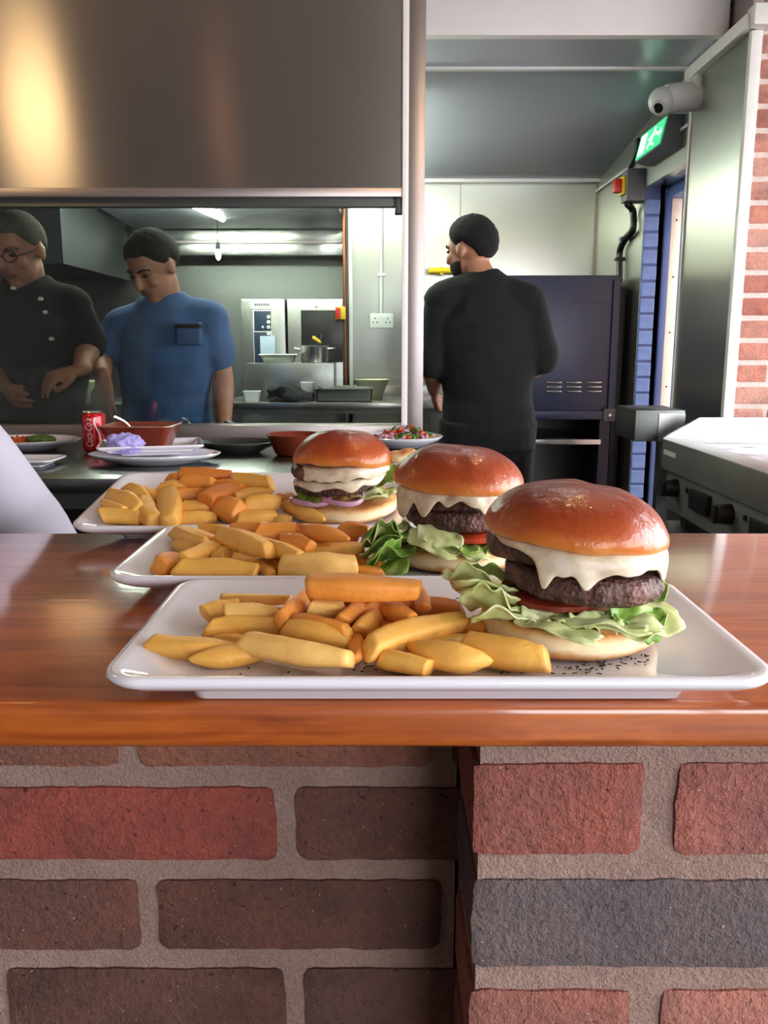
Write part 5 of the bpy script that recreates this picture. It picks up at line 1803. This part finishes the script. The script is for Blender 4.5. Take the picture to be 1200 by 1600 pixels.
# back burger ------------------------------------------------------
bB = thing('burger', 'double cheeseburger with red onion rings on the tipped-up plate', 'burger', place(537, 800, 0.873, sB), group='burgers')
o = obj('bottom_bun', bun_bottom(0.0520, 0.0165, 13.0), 'bun_base', bB, loc=(0.004, 0, 0))
o.rotation_euler = (TB, -0.04, 0)
for (o_, an, L, W, sd, kw, mt) in (
    ((0.026, -0.014, 0.030), 8, 0.034, 0.026, 1.0, dict(ruffle=0.003, lift=0.014, roll=0.5), 'lettuce_green'),
    ((0.008, -0.034, 0.021), 8, 0.038, 0.022, 2.0, dict(ruffle=0.003, lift=0.004, roll=0.2), 'lettuce_pale'),
    ((0.024, -0.030, 0.022), 12, 0.034, 0.018, 3.0, dict(ruffle=0.003, lift=0.004, roll=0.2), 'lettuce_pale'),
    ((-0.03, 0.0, 0.0205), 60, 0.05, 0.05, 4.0, dict(ruffle=0.001), 'lettuce_pale'),
):
    obj('lettuce_leaf', leaf(o_, an, L, W, sd, **kw), mt, bB, angle=None)
for (lx, ly, lz, r_, ez, tl) in ((0.0, -0.033, 0.0205, 0.021, 0.85, 0.25), (-0.032, -0.026, 0.0165, 0.019, 0.9, 0.12)):
    o = obj('onion_ring', onion_ring(r_, 0.0018, lx, ez), 'onion', bB, loc=(lx, ly, lz))
    o.rotation_euler = (tl, 0, 0)
for (lx, ly, lz, rz) in ((-0.034, -0.030, 0.0195, 0.3), (-0.026, -0.034, 0.0205, -0.3)):
    bm = disc_slice(0.011, 0.003, 3)
    o = obj('pickle_slice', bm, 'pickle', bB, loc=(lx, ly, lz))
    o.rotation_euler = (0.5, rz, 0)
o = obj('patty', patty(0.0445, 0.0150, 22.0), 'patty', bB, loc=(-0.006, -0.002, 0.0235), angle=None)
o.rotation_euler = (0.05, -0.09, 0)
o = obj('cheese_slice', cheese_sheet(0.0445, 0.0, 0.003, [(-75, 10, 0.008), (-40, 12, 0.004), (-120, 10, 0.003)], 14.0, 0.002), 'cheese', bB, loc=(-0.003, -0.003, 0.0385), angle=None)
o.rotation_euler = (0.05, -0.09, 0)
o = obj('patty', patty(0.0455, 0.0125, 26.0), 'patty', bB, loc=(-0.008, 0.000, 0.0385), angle=None)
o.rotation_euler = (0.02, -0.06, 0.8)
o = obj('cheese_slice', cheese_sheet(0.0430, 0.0, 0.007, [(-115, 20, 0.006), (-85, 10, 0.004), (-140, 8, 0.004), (-50, 12, 0.003)], 18.0), 'cheese', bB, loc=(0.0, -0.004, 0.0505), angle=None)
o.rotation_euler = (0.04, -0.04, 0)
o = obj('top_bun', bun_top(0.0520, 0.0345, 21.0, [(0.3, -0.1, 0.14, 0.0012), (-0.72, -0.1, 0.14, 0.0012)]), 'bun', bB, loc=(0.0, 0, 0.0495), angle=None)
o.rotation_euler = (0.05, 0.02, 2.0)
bm = NB()
ellipsoid(bm, (0, 0, 0), (0.016, 0.02, 0.006), None, 20, 12)
for v in bm.verts:
    v.co.z += 0.35 * max(0, v.co.x) + 0.001 * noise.noise(v.co * 200)
o = obj('bun_flap', bm, 'bun_base', bB, loc=(0.058, 0.0, 0.0565), angle=None)

# ================================================================== PEOPLE
def hand(bm, wrist, d, nrm, side, curl=0.5, spread=1.0):
    """palm and five fingers; d = pointing direction, nrm = back of the hand, side = +1 thumb on +s"""
    d = d.normalized()
    nrm = (nrm - d * nrm.dot(d)).normalized()
    s = d.cross(nrm) * side
    w = Vector(wrist)
    sweep(bm, [w - d * 0.02, w + d * 0.02, w + d * 0.055, w + d * 0.09], [(0.027, 0.019), (0.036, 0.016), (0.043, 0.015), (0.041, 0.012)], 14, side=s)
    for k, (off, ln) in enumerate(((0.031, 0.074), (0.0105, 0.083), (-0.0105, 0.077), (-0.031, 0.060))):
        p = w + d * (0.088 - 0.004 * abs(k - 1)) + s * off * spread
        dirv = (d + s * off * 1.2).normalized()
        pts = [p - d * 0.02, p]
        ang = 0.0
        for seg_, f in enumerate((0.45, 0.32, 0.23)):
            ang += curl * (0.7, 0.8, 0.5)[seg_]
            pts.append(pts[-1] + (dirv * math.cos(ang) - nrm * math.sin(ang)) * ln * f)
        sweep(bm, pts, [0.0095, 0.0095, 0.0088, 0.008, 0.007], 8)
    p = w + d * 0.03 + s * 0.034
    sweep(bm, [p - s * 0.02, p + s * 0.012 + d * 0.02 - nrm * 0.01 * curl, p + s * 0.018 + d * 0.05 - nrm * 0.03 * curl, p + s * 0.010 + d * 0.07 - nrm * 0.045 * curl], [0.014, 0.0125, 0.0105, 0.0085], 8)

def person(label, J, face, mats, head_yaw=0.0, head_pitch=0.0, hair='short', glasses=False, beard=None, sleeve=0.55, hands=None, buttons=False, pocket=False, apron=False, width=1.0, folds=0.007):
    """J: world joints. face: unit vector the chest faces."""
    face = Vector(face).normalized()
    up = Vector((0, 0, 1))
    right = face.cross(up).normalized()          # the person's right hand side is +right of facing
    root_loc = Vector((J['pelvis'].x, J['pelvis'].y, 0))
    root = thing('person', label, 'person', root_loc)
    J = {k: Vector(v) - root_loc for k, v in J.items()}
    sh = (J['sh_r'] - J['sh_l']).normalized()
    # legs
    for s, k in ((1, 'r'), (-1, 'l')):
        J.setdefault('hip_' + k, J['pelvis'] + right * 0.095 * s - up * 0.04)
        h = J['hip_' + k]
        J.setdefault('knee_' + k, Vector((h.x, h.y, 0.49)) + right * 0.01 * s + face * 0.03)
        J.setdefault('ankle_' + k, Vector((h.x, h.y, 0.09)) + right * 0.015 * s - face * 0.01)
    def torso(bm, o):
        pv, ch, nk = J['pelvis'], J['chest'], J['neck']
        pts = [pv - up * 0.06, pv + up * 0.03, pv.lerp(ch, 0.5), ch, ch.lerp(nk, 0.45), ch.lerp(nk, 0.78)]
        wd = width
        rr = [(0.155 * wd, 0.11), (0.160 * wd, 0.112), (0.150 * wd, 0.105), (0.175 * wd, 0.12), (0.170 * wd, 0.110), (0.115 * wd, 0.082)]
        sweep(bm, pts, [(a + o, b + o) for a, b in rr], 24, cap=True, side=sh)
        for k in 'rl':   # trapezius and deltoid mass
            sweep(bm, [nk - up * 0.03, J['sh_' + k].lerp(nk, 0.35) - up * 0.008, J['sh_' + k]], [0.055 + o, 0.058 + o, 0.062 + o], 14)
    def arm(bm, k, o, until=None):
        s_, e_, w_ = J['sh_' + k], J['el_' + k], J['wr_' + k]
        if until is None:
            sweep(bm, [s_, s_.lerp(e_, 0.35), s_.lerp(e_, 0.8), e_, e_.lerp(w_, 0.25), e_.lerp(w_, 0.7), w_],
                  [0.058 + o, 0.050 + o, 0.042 + o, 0.040 + o, 0.042 + o, 0.033 + o, 0.026 + o], 14)
        elif until <= 1:
            q = s_.lerp(e_, until)
            sweep(bm, [s_, s_.lerp(e_, until * 0.5), q], [0.060 + o, 0.060 + o, 0.062 + o], 16, cap=True)
        else:
            q = e_.lerp(w_, until - 1)
            sweep(bm, [s_, s_.lerp(e_, 0.5), e_, q], [0.060 + o, 0.058 + o, 0.056 + o, 0.046 + o], 16, cap=True)
    # head frame
    hy = Matrix.Rotation(head_yaw, 3, up)
    hf = hy @ face
    hr = hf.cross(up).normalized()
    pm = Matrix.Rotation(head_pitch, 3, hr)
    hf, hu = pm @ hf, pm @ up
    H = J['head']
    basis = (hr, hf, hu)
    bm = NB()
    torso(bm, 0.0)
    for k in 'rl':
        arm(bm, k, 0.0)
        sweep(bm, [J['hip_' + k], J['hip_' + k].lerp(J['knee_' + k], 0.5), J['knee_' + k], J['knee_' + k].lerp(J['ankle_' + k], 0.35), J['ankle_' + k]], [0.085, 0.072, 0.054, 0.052, 0.036], 14)
        sweep(bm, [J['ankle_' + k] - face * 0.03 - up * 0.03, J['ankle_' + k] + face * 0.06 - up * 0.045, J['ankle_' + k] + face * 0.15 - up * 0.06], [(0.035, 0.03), (0.042, 0.03), (0.036, 0.022)], 12, side=right)
        if hands and k in hands:
            d_, n_, cu_ = hands[k]
        else:
            d_, n_, cu_ = (J['wr_' + k] - J['el_' + k]), right * (1 if k == 'r' else -1), 0.5
        hand(bm, J['wr_' + k], Vector(d_), Vector(n_), 1 if k == 'r' else -1, cu_)
    sweep(bm, [J['neck'] - up * 0.05, J['neck'] + up * 0.01, H - hu * 0.05 - hf * 0.015], [0.066, 0.056, 0.054], 14)
    ellipsoid(bm, H + hu * 0.028 - hf * 0.008, (0.076, 0.096, 0.092), basis, 24, 16)
    ellipsoid(bm, H - hu * 0.038 + hf * 0.024, (0.062, 0.066, 0.070), basis, 20, 14)
    ellipsoid(bm, H - hu * 0.088 + hf * 0.058, (0.028, 0.022, 0.020), basis, 14, 10)      # chin
    sweep(bm, [H + hu * 0.018 + hf * 0.082, H - hu * 0.012 + hf * 0.100, H - hu * 0.026 + hf * 0.104], [0.009, 0.012, 0.014], 10)   # nose
    for s in (-1, 1):
        ellipsoid(bm, H + hr * 0.077 * s - hu * 0.006 - hf * 0.008, (0.010, 0.020, 0.031), basis, 12, 10)       # ear
        ellipsoid(bm, H + hr * 0.032 * s + hu * 0.024 + hf * 0.076, (0.024, 0.012, 0.008), basis, 12, 8)        # brow
        ellipsoid(bm, H + hr * 0.040 * s - hu * 0.022 + hf * 0.062, (0.022, 0.022, 0.022), basis, 12, 8)        # cheek
    obj('body', remesh(bm, 0.0062, 3), 'skin', root, angle=None)
    # face details
    for s in (-1, 1):
        b2 = NB(); ellipsoid(b2, H + hr * 0.031 * s + hu * 0.006 + hf * 0.080, (0.012, 0.008, 0.006), basis, 12, 8)
        obj('eye', b2, 'eye', root)
        b2 = NB(); sweep(b2, [H + hr * 0.014 * s + hu * 0.026 + hf * 0.090, H + hr * 0.034 * s + hu * 0.031 + hf * 0.086, H + hr * 0.054 * s + hu * 0.024 + hf * 0.072], [0.004, 0.0045, 0.003], 8)
        obj('eyebrow', b2, mats['hair'], root)
    b2 = NB(); sweep(b2, smooth_path([H - hr * 0.024 - hu * 0.060 + hf * 0.080, H - hu * 0.058 + hf * 0.090, H + hr * 0.024 - hu * 0.060 + hf * 0.080], 4), [0.003] + [0.0055] * 7 + [0.003], 8)
    obj('mouth', b2, 'lip', root)
    # hair
    if hair:
        b2 = NB()
        nu, nv = 56, 30
        thick = {'short': 0.010, 'crop': 0.004, 'full': 0.011}[hair]
        cen = H + hu * 0.028 - hf * 0.008
        grid = []
        for j in range(nv + 1):
            th = math.pi * j / nv * 0.82
            row = []
            for i in range(nu):
                ph = 2 * math.pi * i / nu
                lx, lf, lu = math.sin(th) * math.cos(ph), math.sin(th) * math.sin(ph), math.cos(th)
                # hairline: brow, temples, round the ears, nape
                az = abs(math.degrees(math.atan2(lx, lf)))
                keys = ((0, 0.52), (40, 0.48), (62, 0.12), (80, -0.16), (96, -0.02), (118, -0.30), (140, -0.66), (180, -0.72))
                lim = keys[-1][1]
                for (a0, l0), (a1, l1) in zip(keys[:-1], keys[1:]):
                    if a0 <= az <= a1:
                        lim = l0 + (l1 - l0) * (az - a0) / (a1 - a0)
                lim += 0.04 * noise.noise(Vector((lx * 6, lf * 6, 1)))
                lu2 = max(lu, lim)
                if lu2 > lu:
                    k_ = math.sqrt(max(0, 1 - lu2 * lu2)) / max(1e-4, math.hypot(lx, lf))
                    lx, lf = lx * k_, lf * k_
                tp_ = min(1.0, max(0.0, (lu - lim) / 0.30))
                f_ = 1.01 + thick / 0.09 * tp_ ** 0.7 * (1 + 0.35 * noise.noise(Vector((lx * 9, lf * 9, lu * 9)))) - (0.05 if lu2 > lu else 0)
                row.append(b2.verts.new(cen + (hr * (lx * 0.077) + hf * (lf * 0.097) + hu * (lu2 * 0.093)) * f_))
            grid.append(row)
        ring_faces(b2, grid[1:])
        tp = grid[0]
        for i in range(nu):
            b2.faces.new((tp[i], tp[(i + 1) % nu], grid[1][(i + 1) % nu], grid[1][i]))
        bmesh.ops.remove_doubles(b2, verts=b2.verts, dist=0.0004)
        obj('hair', apply_mods(b2, [('SOLIDIFY', dict(thickness=0.004, offset=0.0))]), mats['hair'], root, angle=None)
    if beard:
        b2 = NB()
        ellipsoid(b2, H - hu * 0.052 + hf * 0.022, (0.0635, 0.0665, 0.060), basis, 24, 16)
        for v in list(b2.verts):
            q_ = v.co - H
            if q_.dot(hu) > -0.035 or q_.dot(hf) < 0.0:
                b2.verts.remove(v)
        obj('beard', b2, beard, root)
    if glasses:
        b2 = NB()
        for s in (-1, 1):
            c_ = H + hr * 0.033 * s + hu * 0.006 + hf * 0.099
            ring_ = [c_ + hr * (0.026 * math.cos(t)) + hu * (0.017 * math.sin(t)) for t in [i * math.pi / 9 for i in range(19)]]
            sweep(b2, ring_, [0.0022] * 19, 6, cap=False)
            sweep(b2, [c_ + hr * 0.026 * s, H + hr * 0.082 * s + hu * 0.008 + hf * 0.01], [0.002, 0.002], 6)
        sweep(b2, [H - hr * 0.008 + hu * 0.008 + hf * 0.100, H + hr * 0.008 + hu * 0.008 + hf * 0.100], [0.002, 0.002], 6)
        obj('glasses', b2, 'black_plastic', root)
    # clothes
    b2 = NB()
    torso(b2, 0.014)
    for k in 'rl':
        arm(b2, k, 0.008, sleeve)
    sweep(b2, [J['neck'] - up * 0.06, J['neck'] - up * 0.012], [0.085, 0.072], 16, cap=False)
    hem = J['pelvis'] - up * 0.10
    sweep(b2, [J['pelvis'], hem], [(0.178 * width, 0.13), (0.182 * width, 0.135)], 20, cap=False, side=sh)
    me = remesh(b2, 0.009, 3)
    for v in me.vertices:    # cloth folds
        n_ = v.co - J['chest']
        v.co += Vector((n_.x, n_.y, 0)).normalized() * folds * noise.noise(Vector((v.co.x * 9, v.co.y * 9, v.co.z * 16)))
    obj('shirt', me, mats['shirt'], root, angle=None)
    b2 = NB()
    for k in 'rl':
        sweep(b2, [J['hip_' + k] + up * 0.06, J['hip_' + k].lerp(J['knee_' + k], 0.5), J['knee_' + k], J['ankle_' + k] + up * 0.02], [0.105, 0.092, 0.078, 0.068], 16, cap=False)
    sweep(b2, [J['pelvis'] - up * 0.10, J['pelvis'] + up * 0.03], [(0.17, 0.12), (0.165, 0.118)], 20, side=sh)
    obj('trousers', remesh(b2, 0.010, 2), mats.get('trousers', 'shirt_black'), root, angle=None)
    for k in 'rl':
        b2 = NB()
        a_ = J['ankle_' + k]
        sweep(b2, [a_ - face * 0.045 - up * 0.045, a_ + face * 0.06 - up * 0.048, a_ + face * 0.16 - up * 0.056], [(0.042, 0.042), (0.050, 0.040), (0.042, 0.030)], 14, side=right)
        obj('shoe', b2, 'black_plastic', root)
    if buttons:
        for px_, py in buttons:
            q = J['chest'] + (at(px_, py, 3.0) - Vector((0, 0, 0)) - root_loc - J['chest'])
            b2 = NB(); sweep(b2, [Vector((q.x, J['chest'].y, q.z)) + face * 0.155, Vector((q.x, J['chest'].y, q.z)) + face * 0.135], [0.006, 0.006], 10, cap=False)
            obj('button', b2, 'white_plastic', root)
    if pocket:
        b2 = NB()
        q0, q1 = at(275, 503, J['chest'].y + root_loc.y - 0.15) - root_loc, at(312, 538, J['chest'].y + root_loc.y - 0.15) - root_loc
        box(b2, q0.x, q1.x, J['chest'].y - 0.150, J['chest'].y - 0.08, q1.z, q0.z, bev=0.004)
        obj('pocket', b2, mats['shirt'], root)
        box_ = bx(q0.x - 0.002, q1.x + 0.002, J['chest'].y - 0.154, J['chest'].y - 0.1, q0.z - 0.022, q0.z - 0.008, bev=0.002)
        obj('pocket_flap', box_, 'shirt_black', root)
    return root

def jw(px, py, Y):
    return at(px, py, Y)

# chef in blue T-shirt, looking down, facing the bar
Yc = 3.28
J = dict(pelvis=Vector((at(258, 640, Yc).x, Yc + 0.02, 0.93)), chest=jw(258, 560, Yc), neck=jw(262, 476, Yc - 0.02), head=jw(240, 418, Yc - 0.09),
         sh_r=jw(192, 512, Yc), sh_l=jw(328, 500, Yc), el_r=jw(157, 562, Yc - 0.05), wr_r=jw(161, 590, Yc - 0.22), el_l=jw(348, 588, Yc + 0.02), wr_l=jw(350, 668, Yc - 0.06))
person('man in a blue T-shirt looking down behind the serving window', J, (-0.12, -1, 0), dict(shirt='shirt_blue', hair='hair_brown', trousers='shirt_black'),
       head_yaw=-0.42, head_pitch=-0.55, hair='full', pocket=True, sleeve=0.62, hands={'r': ((0.1, -0.35, -0.9), (-0.3, -0.9, 0.2), 0.35)})
# chef in black with glasses
Yc = 3.02
J = dict(pelvis=Vector((at(50, 640, Yc).x, Yc + 0.02, 0.93)), chest=jw(52, 560, Yc), neck=jw(46, 452, Yc), head=jw(30, 392, Yc - 0.07),
         sh_r=jw(-22, 482, Yc), sh_l=jw(112, 480, Yc), el_r=jw(-30, 560, Yc), wr_r=jw(4, 600, Yc - 0.18), el_l=jw(139, 545, Yc - 0.02), wr_l=jw(126, 578, Yc - 0.17))
person('man with glasses in a black chef jacket beside the steam', J, (0.05, -1, 0), dict(shirt='shirt_black', hair='hair_grey'),
       head_yaw=-0.30, head_pitch=-0.35, hair='crop', glasses=True, sleeve=0.85, buttons=[(42, 454), (83, 470), (90, 490), (99, 530)], hands={'l': ((-0.75, -0.5, -0.2), (0.0, -0.4, 0.9), 0.7)}, width=1.08)
# cook seen from behind
Yc = 3.42
J = dict(pelvis=Vector((at(762, 680, Yc).x, Yc, 0.93)), chest=jw(762, 560, Yc), neck=jw(752, 436, Yc), head=jw(735, 392, Yc + 0.03),
         sh_l=jw(692, 470, Yc), sh_r=jw(826, 474, Yc), el_l=jw(676, 572, Yc), wr_l=jw(678, 610, Yc + 0.18), el_r=jw(848, 565, Yc), wr_r=jw(800, 600, Yc + 0.2))
person('cook in black with short dark hair seen from behind', J, (-0.1, 1, 0), dict(shirt='shirt_black', hair='hair_dark'),
       head_yaw=0.75, head_pitch=-0.1, hair='full', beard='hair_dark', sleeve=0.95, width=1.08)
# person in white, only the sleeve in view
sl0, sl1 = at(-210, 500, 1.06), at(48, 862, 1.03)
J = dict(pelvis=Vector((-0.92, 1.16, 0.93)), chest=Vector((-0.88, 1.13, 1.18)), neck=Vector((-0.84, 1.09, 1.40)), head=Vector((-0.84, 1.03, 1.54)),
         sh_r=Vector((-1.04, 1.16, 1.33)), sh_l=sl0, el_r=Vector((-1.14, 1.10, 1.06)), wr_r=Vector((-1.06, 0.95, 0.90)), el_l=sl1, wr_l=Vector((-0.56, 1.0, 0.86)))
person('person in a white long-sleeved shirt, elbow beside the counter', J, (0.1, -1, 0), dict(shirt='shirt_white', hair='hair_dark'), sleeve=1.9, folds=0.02)

# ---------------- steam over the hot pan behind the sill
def mk_steam():
    t = NT('steam_volume')
    t.t.nodes.remove(t.b)
    v = t.n('ShaderNodeVolumePrincipled')
    v.inputs['Color'].default_value = (0.95, 0.96, 0.95, 1)
    v.inputs['Anisotropy'].default_value = 0.3
    n = t.noise(t.coords((1, 1, 0.6)), 9, 3, 0.55)
    tc = t.n('ShaderNodeTexCoord')
    gr_ = t.n('ShaderNodeTexGradient', gradient_type='SPHERICAL')
    mp = t.n('ShaderNodeMapping')
    mp.inputs['Scale'].default_value = (3.0, 5.5, 6.0)
    mp.inputs['Location'].default_value = (0, 0, 0.1)
    t.l(tc.outputs['Object'], mp.inputs[0])
    t.l(mp.outputs[0], gr_.inputs[0])
    a = t.n('ShaderNodeMath', operation='MULTIPLY_ADD')
    t.l(n, a.inputs[0]); a.inputs[1].default_value = 110.0; a.inputs[2].default_value = -38.0
    b = t.n('ShaderNodeMath', operation='MULTIPLY')
    t.l(a.outputs[0], b.inputs[0]); t.l(gr_.outputs['Fac'], b.inputs[1])
    c = t.n('ShaderNodeMath', operation='MAXIMUM')
    t.l(b.outputs[0], c.inputs[0]); c.inputs[1].default_value = 0.0
    t.l(c.outputs[0], v.inputs['Density'])
    t.l(v.outputs[0], t.o.inputs['Volume'])
    return t.m
M['steam'] = mk_steam()
q = at(60, 640, 2.84)
bm = NB(); ellipsoid(bm, (0, 0, 0), (0.32, 0.055, 0.15), None, 24, 16)
tag(obj('steam', bm, 'steam', loc=(q.x, 2.845, q.z + 0.0), angle=None), 'pale steam drifting up behind the serving window sill', 'steam', kind='stuff')
wt = thing('cooking_worktop', 'narrow steel cooking worktop behind the window sill', 'worktop', (0, 0, 0))
obj('worktop_top', bx(-2.6, x_p0 - 0.02, 2.78, 2.868, 0.93, 0.962, bev=0.003), 'steel_dark', wt)
for x in (-2.5, -1.2, -0.1):
    obj('leg', bx(x, x + 0.04, 2.80, 2.84, 0, 0.93), 'steel_dark', wt)
# tongs and spoon left on the kitchen side of the sill
q = at(305, 668, 2.83)
spoon('slotted_spoon', 'thin steel spoon leaning on the window sill', (q.x, 2.83, 0.968), at(285, 654, 2.80))
tg_ = thing('tongs', 'black handled tongs lying by the window sill', 'tongs', Vector((at(378, 662, 2.84).x, 2.84, 0.970)))
for s in (-1, 1):
    bm = NB(); sweep(bm, [Vector((0, 0, 0)), Vector((-0.05, s * 0.012, 0.022))], [0.006, 0.007], 8)
    obj('arm', bm, 'black_plastic', tg_)
